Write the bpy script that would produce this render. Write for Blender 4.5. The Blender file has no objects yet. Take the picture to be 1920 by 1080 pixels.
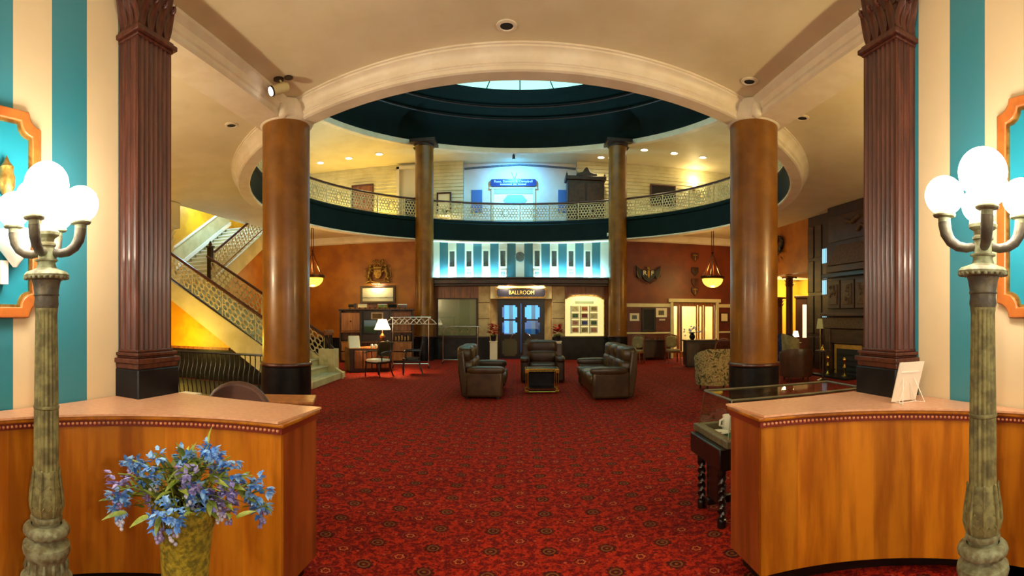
import bpy, bmesh, math, random
from math import sin, cos, tan, pi, radians as R, atan2, sqrt
from mathutils import Vector, Matrix
random.seed(7)
scene = bpy.context.scene
COL = scene.collection

# ------------------------------------------------------------------ camera
# the photograph is a cylindrical panorama: 927 px per radian, horizon at y = 596 px
F, PX0, HZ = 927.0, 975.0, 596.0
cam_d = bpy.data.cameras.new('camera'); cam = bpy.data.objects.new('camera', cam_d); COL.objects.link(cam)
cam_d.type = 'PANO'; cam_d.panorama_type = 'CENTRAL_CYLINDRICAL'
cam_d.central_cylindrical_radius = 1.0
cam_d.central_cylindrical_range_u_min = -PX0 / F
cam_d.central_cylindrical_range_u_max = (1920 - PX0) / F
cam_d.central_cylindrical_range_v_min = -(1080 - HZ) / F
cam_d.central_cylindrical_range_v_max = HZ / F
cam.location = (0, 0, 1.6); cam.rotation_euler = (R(90), 0, 0)
cam_d.clip_start = 0.05; cam_d.clip_end = 200
scene.camera = cam

# ------------------------------------------------------------------ world, exposure
w = bpy.data.worlds.new('world'); scene.world = w; w.use_nodes = True
w.node_tree.nodes['Background'].inputs[0].default_value = (1.0, 0.80, 0.58, 1)
w.node_tree.nodes['Background'].inputs[1].default_value = 0.42
vs = scene.view_settings
vs.view_transform = 'Standard'; vs.look = 'None'; vs.gamma = 1.0; vs.use_curve_mapping = False; vs.exposure = 1.1

def light(name, kind, loc, power, color, size=0.1, target=None, spot=None, blend=.5, sy=None):
    d = bpy.data.lights.new(name, kind); d.energy = power; d.color = color
    if kind == 'AREA':
        d.size = size
        if sy: d.shape = 'RECTANGLE'; d.size_y = sy
    else: d.shadow_soft_size = size
    if kind == 'SPOT': d.spot_size = R(spot); d.spot_blend = blend
    o = bpy.data.objects.new(name, d); COL.objects.link(o); o.location = loc
    if target is not None:
        o.rotation_euler = (Vector(target) - Vector(loc)).to_track_quat('-Z', 'Y').to_euler()
    return o
WARM = (1.0, .72, .36); AMBER = (1.0, .62, .18); NEUT = (1.0, .86, .66); BLUE = (.06, .38, 1.0); CYAN = (.35, .90, 1.0)

# ------------------------------------------------------------------ materials
def S(r, g, b):
    f = lambda c: (c/255/12.92) if c/255 <= .04045 else ((c/255+.055)/1.055)**2.4
    return (f(r), f(g), f(b))
class NT:
    def __init__(s, name):
        s.m = bpy.data.materials.new(name); s.m.use_nodes = True
        s.t = s.m.node_tree; s.b = s.t.nodes['Principled BSDF']; s.out = s.t.nodes['Material Output']
    def n(s, kind, **kw):
        x = s.t.nodes.new(kind)
        for k, v in kw.items(): setattr(x, k, v)
        return x
    def put(s, sock, v):
        if hasattr(v, 'is_output'): s.t.links.new(v, sock)
        elif v is not None:
            if isinstance(v, (tuple, list)) and len(v) == 3 and sock.type == 'RGBA': v = (*v, 1)
            sock.default_value = v
    def ma(s, op, a, b=None, c=None):
        x = s.n('ShaderNodeMath', operation=op)
        for i, v in enumerate((a, b, c)):
            if v is not None: s.put(x.inputs[i], v)
        return x.outputs[0]
    def mix(s, f, a, b, blend='MIX'):
        x = s.n('ShaderNodeMix', data_type='RGBA', blend_type=blend)
        s.put(x.inputs[0], f); s.put(x.inputs[6], a); s.put(x.inputs[7], b)
        return x.outputs[2]
    def sep(s, v):
        x = s.n('ShaderNodeSeparateXYZ'); s.put(x.inputs[0], v); return x.outputs
    def coord(s, which='Object'):
        return s.n('ShaderNodeTexCoord').outputs[which]
    def mapv(s, v, scale=(1, 1, 1), loc=(0, 0, 0)):
        x = s.n('ShaderNodeMapping'); s.put(x.inputs[0], v); x.inputs['Scale'].default_value = scale; x.inputs['Location'].default_value = loc
        return x.outputs[0]
    def noise(s, v, scale, detail=4, rough=.55, dist=0):
        x = s.n('ShaderNodeTexNoise'); s.put(x.inputs['Vector'], v)
        x.inputs['Scale'].default_value = scale; x.inputs['Detail'].default_value = detail
        x.inputs['Roughness'].default_value = rough; x.inputs['Distortion'].default_value = dist
        return x.outputs['Fac']
    def ramp(s, f, stops):
        x = s.n('ShaderNodeValToRGB'); s.put(x.inputs[0], f); e = x.color_ramp.elements
        while len(e) < len(stops): e.new(.5)
        for k, (p, c) in enumerate(stops): e[k].position = p; e[k].color = (*c, 1) if len(c) == 3 else c
        return x.outputs[0]
    def step(s, a, lo, hi):      # smoothstep 0..1
        x = s.n('ShaderNodeMapRange', interpolation_type='SMOOTHSTEP'); s.put(x.inputs[0], a)
        x.inputs[1].default_value = lo; x.inputs[2].default_value = hi
        return x.outputs[0]
    def bump(s, h, strength, dist=.01):
        x = s.n('ShaderNodeBump'); x.inputs['Strength'].default_value = strength; x.inputs['Distance'].default_value = dist
        s.put(x.inputs['Height'], h); s.t.links.new(x.outputs[0], s.b.inputs['Normal'])
    def set(s, **kw):
        names = dict(color='Base Color', rough='Roughness', metal='Metallic', spec='Specular IOR Level', coat='Coat Weight', coatr='Coat Roughness',
                     trans='Transmission Weight', alpha='Alpha', emc='Emission Color', ems='Emission Strength', ior='IOR', sheen='Sheen Weight')
        for k, v in kw.items(): s.put(s.b.inputs[names[k]], v)
        return s.m
MATS = {}
def mat(name, c1, c2=None, scale=6, detail=4, stretch=(1, 1, 1), rough=.5, metal=0, bump=0, bscale=40, spec=.5, coat=0, lo=.35, hi=.65, vary=0):
    n = NT(name); co = n.coord()
    col = c1
    if c2 is not None:
        f = n.step(n.noise(n.mapv(co, stretch), scale, detail), lo, hi); col = n.mix(f, c1, c2)
    if vary:
        r = n.n('ShaderNodeObjectInfo').outputs['Random']
        hs = n.n('ShaderNodeHueSaturation'); n.put(hs.inputs['Value'], n.ma('MULTIPLY_ADD', r, vary*2, 1-vary)); n.put(hs.inputs['Color'], col); col = hs.outputs[0]
    if bump: n.bump(n.noise(n.mapv(co, stretch), bscale, 3), bump)
    n.set(color=col, rough=rough, metal=metal, spec=spec, coat=coat, coatr=.12)
    MATS[name] = n.m; return n.m
def emis(name, c, strength, base=None):
    n = NT(name); n.set(color=base or c, emc=c, ems=strength, rough=.4); MATS[name] = n.m; return n.m

mat('plaster', S(230, 218, 186), S(220, 207, 172), scale=1.2, rough=.6, bump=.03, bscale=60)
mat('plaster_trim', S(238, 226, 204), S(228, 214, 188), scale=3, rough=.45)
mat('mahogany', S(88, 42, 28), S(60, 26, 17), scale=5, stretch=(6, 6, .5), rough=.36, bump=.02, coat=.08)
mat('black_marble', (.004, .004, .006), (.010, .010, .012), scale=5, rough=.34, spec=.25)
mat('brown_marble', S(138, 88, 18), S(108, 64, 10), scale=1.6, detail=6, rough=.36, coat=.08)
mat('dark_wood', S(58, 30, 18), S(38, 19, 12), scale=6, stretch=(1, 1, .2), rough=.4)
mat('mid_wood', S(140, 82, 38), S(104, 56, 24), scale=6, stretch=(3, 3, .3), rough=.4)
mat('cabinet_wood', S(178, 112, 52), S(142, 84, 36), scale=5, stretch=(3, 3, .3), rough=.4)
mat('black_wood', S(26, 16, 14), S(16, 10, 9), scale=8, rough=.3)
mat('counter_wood', S(200, 124, 22), S(160, 88, 10), scale=3.2, detail=6, stretch=(3, 3, .35), rough=.34, bump=.015, coat=.15, vary=.16)
mat('counter_end', S(156, 78, 30), S(124, 56, 18), scale=3, stretch=(3, 3, .4), rough=.4)
mat('counter_top', S(226, 172, 134), S(216, 158, 120), scale=30, rough=.34)
mat('bead_red', S(120, 40, 20), rough=.4)
mat('bead_light', S(214, 140, 90), rough=.35)
mat('lamp_bronze', S(146, 142, 92), S(100, 94, 62), scale=14, rough=.55, metal=.15, bump=.25, bscale=60)
mat('lamp_dark', S(72, 66, 58), S(98, 90, 70), scale=14, rough=.5, metal=.2, bump=.25, bscale=60)
mat('lamp_patina', S(150, 156, 124), S(106, 98, 66), scale=18, rough=.6, bump=.3, bscale=50)
mat('orange_wall', S(174, 104, 12), S(146, 80, 8), scale=1.4, detail=6, rough=.45)
mat('gold_wall', S(230, 174, 14), S(206, 142, 10), scale=1.6, detail=7, rough=.5)
mat('red_wall', S(124, 50, 14), S(98, 36, 10), scale=1.3, detail=6, rough=.45)
mat('yellow_wall', S(232, 190, 70), S(224, 180, 60), scale=1, rough=.6)
mat('dark_teal', S(2, 26, 26), S(1, 20, 22), scale=2, rough=.6, spec=.12)
mat('teal', S(14, 134, 156), rough=.6)
mat('cream_paint', S(228, 218, 170), S(214, 202, 150), scale=2, rough=.5)
mat('stair_cream', S(206, 196, 150), S(186, 176, 128), scale=2, rough=.5)
mat('stair_tread', S(196, 190, 160), S(170, 164, 134), scale=5, rough=.4)
mat('iron_cream', S(222, 208, 160), S(186, 168, 114), scale=10, rough=.5)
mat('brass', S(206, 160, 70), rough=.22, metal=1)
mat('old_gold', S(176, 138, 66), S(120, 88, 36), scale=14, rough=.4, metal=.6, bump=.3, bscale=40)
mat('black_iron', (.008, .008, .009), rough=.4)
mat('chrome', S(210, 206, 196), rough=.15, metal=1)
mat('white_gloss', S(236, 230, 216), rough=.3)
mat('white_paper', S(238, 226, 204), rough=.6)
mat('leather_olive', S(76, 56, 34), S(56, 40, 24), scale=4, rough=.30, bump=.08, bscale=90)
mat('leather_brown', S(74, 44, 28), S(56, 32, 20), scale=4, rough=.38, bump=.08, bscale=90)
mat('chair_brown', S(92, 56, 40), S(72, 42, 30), scale=8, rough=.5)
mat('stone_block', S(196, 172, 124), S(174, 150, 104), scale=4, rough=.55, bump=.05)
mat('moss', S(172, 154, 36), S(108, 98, 16), scale=34, detail=6, rough=.95, bump=1.0, bscale=70)
mat('soil', S(40, 30, 14), rough=.95)
mat('leaf', S(92, 116, 34), S(150, 160, 62), scale=9, rough=.5, vary=.35)
mat('leaf_bright', S(170, 180, 70), S(130, 150, 50), scale=9, rough=.45, vary=.2)
mat('petal_blue', S(60, 130, 226), S(160, 204, 248), scale=30, rough=.6, vary=.25)
mat('petal_violet', S(120, 110, 200), S(190, 180, 236), scale=30, rough=.6, vary=.2)
mat('petal_white', S(216, 214, 226), S(180, 180, 214), scale=30, rough=.6)
mat('poinsettia_red', S(210, 20, 22), S(160, 10, 14), scale=12, rough=.5, vary=.25)
mat('green_felt', S(20, 110, 62), rough=.9)
mat('gray_wood', S(104, 94, 66), S(84, 74, 50), scale=6, stretch=(1, 4, 1), rough=.5)
mat('lamp_shade_dim', S(186, 180, 132), rough=.8)
mat('beige_fabric', S(146, 126, 78), S(116, 98, 58), scale=6, rough=.8)
mat('frame_orange', S(196, 112, 48), S(168, 88, 34), scale=5, rough=.35)
mat('navy_sign', S(22, 24, 44), rough=.3)
mat('blue_sign', S(10, 44, 92), rough=.35)
mat('gold_letter', S(240, 210, 130), rough=.35, metal=.3)
mat('grille', S(104, 112, 108), S(84, 92, 90), scale=10, rough=.6)
mat('tire', (.01, .01, .01), rough=.7)
mat('carved_wood', S(92, 62, 34), S(60, 38, 20), scale=16, rough=.5, bump=.5, bscale=40)
mat('mantel_wood', S(78, 48, 28), S(52, 31, 18), scale=6, stretch=(1, .3, 1), rough=.45)
mat('tan_tile', S(190, 140, 58), S(170, 120, 46), scale=8, rough=.4)
mat('soot_shade_black', (.006, .007, .009), rough=.7)  # matte black for firebox and baffles, and for shade painted at the stair opening
mat('copper_dark', S(92, 50, 24), rough=.3, metal=.8)
mat('paper_cream', S(246, 230, 180), rough=.6)
mat('lead_dark', S(30, 60, 56), rough=.6)
emis('globe_glow', (1.0, .90, .74), 16, (1, 1, 1))
emis('skylight_glow', (.42, 1.0, .82), .5)
emis('downlight_glow', (1, .88, .60), 9)
emis('bowl_glow', (1.0, .62, .05), 1.5)
emis('shade_glow', (1.0, .80, .46), 2.4)
emis('poster_glow', (1.0, .84, .36), .30)
emis('cyan_glow', (.65, .96, 1.0), 6)
emis('room_blue_glow', (.08, .42, 1.0), .75)
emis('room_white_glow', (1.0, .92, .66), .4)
emis('window_blue_glow', (.30, .75, 1.0), .9)
emis('track_glow', (1, .93, .9), 1.4)
emis('shop_glow', (.80, 1.0, .66), .16)

n = NT('glass'); n.set(color=(1, 1, 1), rough=.02, trans=1.0, ior=1.45)
lp = n.n('ShaderNodeBsdfTransparent'); gl = n.n('ShaderNodeBsdfGlossy'); gl.inputs['Roughness'].default_value = .03
lp.inputs[0].default_value = (.93, .95, .90, 1)
mx = n.n('ShaderNodeMixShader'); mx.inputs[0].default_value = .09
n.t.links.new(lp.outputs[0], mx.inputs[1]); n.t.links.new(gl.outputs[0], mx.inputs[2]); n.t.links.new(mx.outputs[0], n.out.inputs[0]); MATS['glass'] = n.m

# painted stripes of the two side walls (world Y) and of the panel over the ballroom (world X)
def stripes(name, axis, period, offset, c_a, c_b):
    n = NT(name); g = n.n('ShaderNodeNewGeometry').outputs['Position']; v = n.sep(g)[axis]
    t = n.ma('FRACT', n.ma('DIVIDE', n.ma('SUBTRACT', v, offset), period))
    f = n.ma('GREATER_THAN', t, .5)
    nz = n.noise(g, 1.5, 4)
    col = n.mix(n.ma('MULTIPLY', nz, .25), n.mix(f, c_a, c_b), (.30, .26, .18))
    n.set(color=col, rough=.5); MATS[name] = n.m
stripes('stripe_left', 1, .589, 1.578, S(240, 216, 172), S(8, 134, 156))
stripes('stripe_right', 1, .596, 1.600, S(240, 216, 172), S(8, 134, 156))
stripes('stripe_upper', 0, .673, -.1683, S(226, 224, 216), S(4, 104, 126))

# red patterned carpet
n = NT('carpet'); g = n.coord('Object'); X, Y, Z = n.sep(g)
u = n.ma('DIVIDE', X, .40); v = n.ma('DIVIDE', Y, .325)
def cell(du, dv):
    a = n.ma('MULTIPLY', n.ma('SUBTRACT', n.ma('FRACT', n.ma('ADD', u, 100 + du)), .5), .40)
    b = n.ma('MULTIPLY', n.ma('SUBTRACT', n.ma('FRACT', n.ma('ADD', v, 100 + dv)), .5), .325)
    d = n.ma('SQRT', n.ma('ADD', n.ma('MULTIPLY', a, a), n.ma('MULTIPLY', b, b)))
    ph = n.ma('ARCTAN2', b, a); return a, b, d, ph
a1, b1, dA, pA = cell(.5, .6); a2, b2, dB, pB = cell(0, .1)
wob = n.ma('MULTIPLY', n.noise(g, 22, 3), .02)
band = lambda d, lo, hi, s=.004: n.ma('MULTIPLY', n.step(d, lo-s, lo+s), n.ma('SUBTRACT', 1, n.step(d, hi-s, hi+s)))
fine = n.noise(g, 55, 3, .7); mid = n.noise(g, 19, 4, .6, .6); big = n.noise(g, .9, 3)
base = n.mix(n.step(mid, .40, .60), S(214, 58, 18), S(128, 12, 8))
base = n.mix(n.ma('MULTIPLY', n.step(fine, .53, .62), .85), base, S(74, 8, 6))
base = n.mix(n.ma('MULTIPLY', n.ma('SUBTRACT', 1, n.step(fine, .34, .42)), .7), base, S(214, 110, 48))
# big flower A: maroon petals, cream ring, pink dots
petA = n.ma('ADD', .085, n.ma('MULTIPLY', n.ma('COSINE', n.ma('MULTIPLY', pA, 8)), .02))
dAw = n.ma('SUBTRACT', n.ma('ADD', dA, wob), .01)
inA = n.ma('LESS_THAN', dAw, petA)
base = n.mix(n.ma('MULTIPLY', inA, .55), base, S(112, 10, 12))
base = n.mix(n.ma('MULTIPLY', band(dAw, .052, .060), n.step(fine, .42, .55)), base, S(190, 90, 70))
ringA = n.ma('ADD', .026, n.ma('MULTIPLY', n.ma('COSINE', n.ma('MULTIPLY', pA, 6)), .004))
rA = n.ma('ABSOLUTE', n.ma('SUBTRACT', dAw, ringA))
base = n.mix(n.ma('SUBTRACT', 1, n.step(rA, .003, .008)), base, S(226, 150, 96))
dots = n.ma('SQRT', n.ma('ADD', n.ma('POWER', n.ma('SUBTRACT', n.ma('ABSOLUTE', a1), .105), 2), n.ma('MULTIPLY', b1, b1)))
base = n.mix(n.ma('SUBTRACT', 1, n.step(dots, .008, .014)), base, S(206, 110, 90))
# medallion B: dark disc, olive ring, tan heart
dBw = n.ma('SUBTRACT', n.ma('ADD', dB, wob), .01)
petB = n.ma('ADD', .062, n.ma('MULTIPLY', n.ma('COSINE', n.ma('MULTIPLY', pB, 10)), .007))
base = n.mix(n.ma('MULTIPLY', n.ma('LESS_THAN', dBw, petB), .8), base, S(58, 20, 14))
base = n.mix(n.ma('MULTIPLY', band(dBw, .031, .042), .85), base, S(156, 124, 76))
base = n.mix(band(dBw, 0, .012), base, S(150, 116, 60))
base = n.mix(n.ma('MULTIPLY', band(dBw, .072, .080), n.step(fine, .45, .55)), base, S(206, 84, 36))
base = n.mix(n.ma('MULTIPLY', n.step(n.noise(g, 34, 4, .7), .50, .64), .55), base, S(120, 14, 10))
col = n.mix(1.0, base, (.60, .38, .26), 'MULTIPLY')
n.bump(fine, .25, .006)
n.set(color=col, rough=.95, spec=.15); MATS['carpet'] = n.m

# floral fabric
n = NT('floral_fabric'); g = n.coord(); f = n.noise(g, 11, 3, .6, 1.2)
n.set(color=n.ramp(f, [(.38, S(52, 52, 26)), (.47, S(138, 122, 74)), (.56, S(178, 158, 108)), (.66, S(104, 66, 40))]), rough=.85); MATS['floral_fabric'] = n.m
n = NT('navy_fabric'); g = n.coord(); f = n.noise(g, 14, 2, .5, .8)
n.set(color=n.ramp(f, [(.5, S(10, 16, 58)), (.62, S(40, 60, 130))]), rough=.8); MATS['navy_fabric'] = n.m
# seascape painting and a blue-green landscape
def landscape(name, stops, axis=2, lo=0, hi=1):
    n = NT(name); g = n.coord(); z = n.sep(g)[axis]; f = n.ma('ADD', n.ma('DIVIDE', n.ma('SUBTRACT', z, lo), hi-lo), n.ma('MULTIPLY', n.ma('SUBTRACT', n.noise(n.mapv(g, (1, 1, 3)), 5, 4), .5), .12))
    n.set(color=n.ramp(f, stops), rough=.5); MATS[name] = n.m
landscape('seascape', [(0, S(190, 176, 120)), (.26, S(180, 176, 150)), (.30, S(70, 70, 60)), (.36, S(196, 190, 160)), (1, S(240, 226, 180))], hi=.62)
landscape('hill_picture', [(0, S(20, 44, 20)), (.45, S(52, 92, 44)), (.55, S(120, 150, 170)), (1, S(150, 190, 220))], hi=.5)

# ------------------------------------------------------------------ mesh builder
class MB:
    def __init__(s): s.v = []; s.f = []; s.M = Matrix.Identity(4)
    def add(s, vs, fs):
        o = len(s.v); M = s.M
        s.v += [tuple(M @ Vector(p)) for p in vs]; s.f += [tuple(i+o for i in f) for f in fs]; return s
    def box(s, x0, x1, y0, y1, z0, z1):
        v = [(x, y, z) for z in (z0, z1) for y in (y0, y1) for x in (x0, x1)]
        return s.add(v, [(0, 2, 3, 1), (4, 5, 7, 6), (0, 1, 5, 4), (2, 6, 7, 3), (0, 4, 6, 2), (1, 3, 7, 5)])
    def cbox(s, c, sz): return s.box(c[0]-sz[0]/2, c[0]+sz[0]/2, c[1]-sz[1]/2, c[1]+sz[1]/2, c[2]-sz[2]/2, c[2]+sz[2]/2)
    def lathe(s, prof, n=24, c=(0, 0), a0=0, a1=2*pi, cap=True):
        full = abs(a1-a0-2*pi) < 1e-6; m = n if full else n+1
        v = []; f = []
        for r, z in prof:
            for k in range(m):
                a = a0+(a1-a0)*k/n; v.append((c[0]+r*cos(a), c[1]+r*sin(a), z))
        for i in range(len(prof)-1):
            for k in range(n):
                k2 = (k+1) % m; f.append((i*m+k, i*m+k2, (i+1)*m+k2, (i+1)*m+k))
        if cap and full:
            if prof[0][0] > 1e-5: f.append(tuple(range(m-1, -1, -1)))
            if prof[-1][0] > 1e-5: f.append(tuple((len(prof)-1)*m+k for k in range(m)))
        return s.add(v, f)
    def cyl(s, p0, p1, r0, r1=None, n=12):
        r1 = r0 if r1 is None else r1; return s.tube([p0, p1], [r0, r1], n)
    def tube(s, pts, r, n=8, closed=False):
        pts = [Vector(p) for p in pts]; L = len(pts)
        rr = r if isinstance(r, (list, tuple)) else [r]*L
        v = []; f = []; prev = None
        for i, p in enumerate(pts):
            if closed: t = pts[(i+1) % L]-pts[i-1]
            else: t = pts[min(i+1, L-1)]-pts[max(i-1, 0)]
            t.normalize()
            if prev is None:
                a = t.orthogonal().normalized()
            else:
                a = prev-t*prev.dot(t); a = a.normalized() if a.length > 1e-6 else t.orthogonal().normalized()
            prev = a; b = t.cross(a)
            for k in range(n):
                q = 2*pi*k/n+pi/n; v.append(p+(a*cos(q)+b*sin(q))*rr[i])
        m = L if closed else L-1
        for i in range(m):
            for k in range(n):
                j = (i+1) % L; f.append((i*n+k, i*n+(k+1) % n, j*n+(k+1) % n, j*n+k))
        if not closed: f.append(tuple(range(n-1, -1, -1))); f.append(tuple((L-1)*n+k for k in range(n)))
        return s.add(v, f)
    def prism(s, poly, z0, z1):      # polygon in XY extruded along Z
        n = len(poly); v = [(x, y, z0) for x, y in poly]+[(x, y, z1) for x, y in poly]
        return s.add(v, [tuple(range(n-1, -1, -1)), tuple(range(n, 2*n))]+[(i, (i+1) % n, n+(i+1) % n, n+i) for i in range(n)])
    def prismy(s, poly, y0, y1):     # polygon in XZ extruded along Y
        n = len(poly); v = [(x, y0, z) for x, z in poly]+[(x, y1, z) for x, z in poly]
        return s.add(v, [tuple(range(n)), tuple(range(2*n-1, n-1, -1))]+[(i, n+i, n+(i+1) % n, (i+1) % n) for i in range(n)])
    def prismx(s, poly, x0, x1):     # polygon in YZ extruded along X
        n = len(poly); v = [(x0, y, z) for y, z in poly]+[(x1, y, z) for y, z in poly]
        return s.add(v, [tuple(range(n-1, -1, -1)), tuple(range(n, 2*n))]+[(i, (i+1) % n, n+(i+1) % n, n+i) for i in range(n)])
    def frame(s, outer, inner, y0, y1):   # ring between two XZ polygons of equal count, thickness along Y
        n = len(outer); v = []
        for P, y in ((outer, y0), (inner, y0), (outer, y1), (inner, y1)): v += [(x, y, z) for x, z in P]
        f = []
        for i in range(n):
            j = (i+1) % n
            f += [(i, j, n+j, n+i), (2*n+i, 3*n+i, 3*n+j, 2*n+j), (i, 2*n+i, 2*n+j, j), (n+i, n+j, 3*n+j, 3*n+i)]
        return s.add(v, f)
    def ball(s, c, r, nu=20, nv=12, sq=1.0):
        rx, ry, rz = r if isinstance(r, (tuple, list)) else (r, r, r)
        e = lambda t: math.copysign(abs(t)**sq, t)
        v = [(c[0], c[1], c[2]-rz)]; f = []
        for i in range(1, nv):
            a = -pi/2+pi*i/nv
            for k in range(nu):
                b = 2*pi*k/nu; v.append((c[0]+rx*e(cos(a))*e(cos(b)), c[1]+ry*e(cos(a))*e(sin(b)), c[2]+rz*e(sin(a))))
        v.append((c[0], c[1], c[2]+rz)); N = len(v)-1
        for k in range(nu): f.append((0, 1+(k+1) % nu, 1+k)); f.append((N, N-nu+k, N-nu+(k+1) % nu))
        for i in range(nv-2):
            for k in range(nu):
                a = 1+i*nu; f.append((a+k, a+(k+1) % nu, a+nu+(k+1) % nu, a+nu+k))
        return s.add(v, f)
    def cush(s, x0, x1, y0, y1, z0, z1, sq=.42, nu=24, nv=14):   # rounded upholstered block
        return s.ball(((x0+x1)/2, (y0+y1)/2, (z0+z1)/2), ((x1-x0)/2, (y1-y0)/2, (z1-z0)/2), nu, nv, sq)
    def torus(s, c, Rr, r, n=24, m=8, axis='z'):
        P = []
        for k in range(n):
            a = 2*pi*k/n; q = (Rr*cos(a), Rr*sin(a))
            P.append({'z': (c[0]+q[0], c[1]+q[1], c[2]), 'y': (c[0]+q[0], c[1], c[2]+q[1]), 'x': (c[0], c[1]+q[0], c[2]+q[1])}[axis])
        return s.tube(P, r, m, True)
    def leaf(s, base, d, up, L, W, bend=.3, n=4):      # a pointed curved blade
        d = Vector(d).normalized(); up = Vector(up); up = (up-d*up.dot(d)).normalized(); sd = d.cross(up); b = Vector(base); v = []; f = []
        for i in range(n+1):
            t = i/n; c = b+d*(L*t)-up*(bend*L*t*t); ww = W*sin(pi*min(1, .12+.88*t)**.8) if i < n else 0
            v += [c-sd*ww/2, c+up*ww*.0-up*.12*ww, c+sd*ww/2]
        for i in range(n):
            for k in range(2): f.append((3*i+k, 3*i+k+1, 3*i+k+4, 3*i+k+3))
        return s.add(v, f)
    def build(s, name, m, parent=None, smooth=True, bevel=0, ang=38, label=None, stuff=False, seg=2):
        me = bpy.data.meshes.new(name); me.from_pydata([tuple(p) for p in s.v], [], s.f)
        bm = bmesh.new(); bm.from_mesh(me)
        bmesh.ops.remove_doubles(bm, verts=bm.verts, dist=1e-6)
        bmesh.ops.recalc_face_normals(bm, faces=bm.faces)
        if smooth:
            lim = R(ang)
            for f in bm.faces: f.smooth = True
            for e in bm.edges: e.smooth = (not e.is_boundary) and e.calc_face_angle(0) < lim if len(e.link_faces) == 2 else False
        bm.to_mesh(me); bm.free()
        me.materials.append(MATS[m] if isinstance(m, str) else m)
        o = bpy.data.objects.new(name, me); COL.objects.link(o)
        if parent: o.parent = parent
        if bevel:
            b = o.modifiers.new('bevel', 'BEVEL'); b.width = bevel; b.segments = seg; b.limit_method = 'ANGLE'; b.angle_limit = R(40)
        if label: o['label'] = label
        if stuff: o['kind'] = 'stuff'
        return o
def thing(name, label, cat, loc=(0, 0, 0), rz=0, group=None):
    o = bpy.data.objects.new(name, None); COL.objects.link(o); o.empty_display_size = .1
    o.location = loc; o.rotation_euler = (0, 0, rz); tag(o, label, cat, group); return o
def tag(o, label, cat, group=None):
    o['label'] = label; o['category'] = cat
    if group: o['group'] = group
    return o
def struct(o, label=None):
    o['kind'] = 'structure'
    if label: o['label'] = label
    return o
def dup(o, parent):
    c = o.copy(); COL.objects.link(c); c.parent = parent; return c
def dup_tree(root, loc, rz, label, group=None):
    r = root.copy(); COL.objects.link(r); r.location = loc; r.rotation_euler = (0, 0, rz); r['label'] = label
    if group: r['group'] = group
    for ch in list(root.children):
        c = dup(ch, r)
        for g in list(ch.children): dup(g, c)
    return r
def th(px): return (px-PX0)/F
def spot(px, rho, z=0):           # bearing of a picture column at a real distance
    a = th(px); return (rho*sin(a), rho*cos(a), z)
def text(body, size, m, parent, loc, name='lettering', depth=.01, rot=(R(90), 0, 0), width=None):
    c = bpy.data.curves.new('t', 'FONT'); c.body = body; c.size = size; c.extrude = depth; c.align_x = 'CENTER'; c.align_y = 'CENTER'; c.resolution_u = 3
    o = bpy.data.objects.new('t', c); COL.objects.link(o)
    me = bpy.data.meshes.new_from_object(o.evaluated_get(bpy.context.evaluated_depsgraph_get()))
    bpy.data.objects.remove(o); me.materials.clear(); me.materials.append(MATS[m]); me.name = name
    o = bpy.data.objects.new(name, me); COL.objects.link(o); o.parent = parent; o.location = loc; o.rotation_euler = rot
    o['kind'] = 'stuff'
    if width: k = width/max(1e-6, (max(v.co.x for v in me.vertices)-min(v.co.x for v in me.vertices))); o.scale = (k, 1, 1)
    return o
# ================================================================== THE SETTING
CY, RF = 12.8, 6.65                       # rotunda centre and radius
ZS, ZC, ZF, ZU = 4.54, 4.82, 5.39, 8.10   # ring soffit, ground-floor ceiling, balcony kerb, upper ceiling
struct(MB().box(-12, 15, -4, 23, -.1, 0).build('floor', 'carpet'), 'red patterned carpet with rows of dark medallions and pale flowers')

def holed(mb, r, x0, x1, y0, y1, z0, z1, n=96):
    A = [2*pi*k/n for k in range(n)]+[atan2(y-CY, x) % (2*pi) for x in (x0, x1) for y in (y0, y1)]
    A = sorted(set(round(a, 6) for a in A)); m = len(A); v = []
    for a in A:
        c, s_ = cos(a), sin(a); t = 1e9
        if c > 1e-9: t = min(t, x1/c)
        if c < -1e-9: t = min(t, x0/c)
        if s_ > 1e-9: t = min(t, (y1-CY)/s_)
        if s_ < -1e-9: t = min(t, (y0-CY)/s_)
        for rr in (r, t):
            for z in (z0, z1): v.append((rr*c, CY+rr*s_, z))
    f = []
    for k in range(m):
        a, b = 4*k, 4*((k+1) % m); f += [(a, b, b+2, a+2), (a+1, a+3, b+3, b+1), (a, a+1, b+1, b), (a+2, b+2, b+3, a+3)]
    mb.add(v, f); return mb
cl = holed(MB(), 6.9, -9.0, 11, -4, 21.5, ZC, 5.10); cl.box(-12, -9, -4, 9.9, ZC, 5.10)
ceil = struct(cl.build('ceiling', 'plaster'), 'smooth cream plaster ceiling around the round opening')
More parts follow.
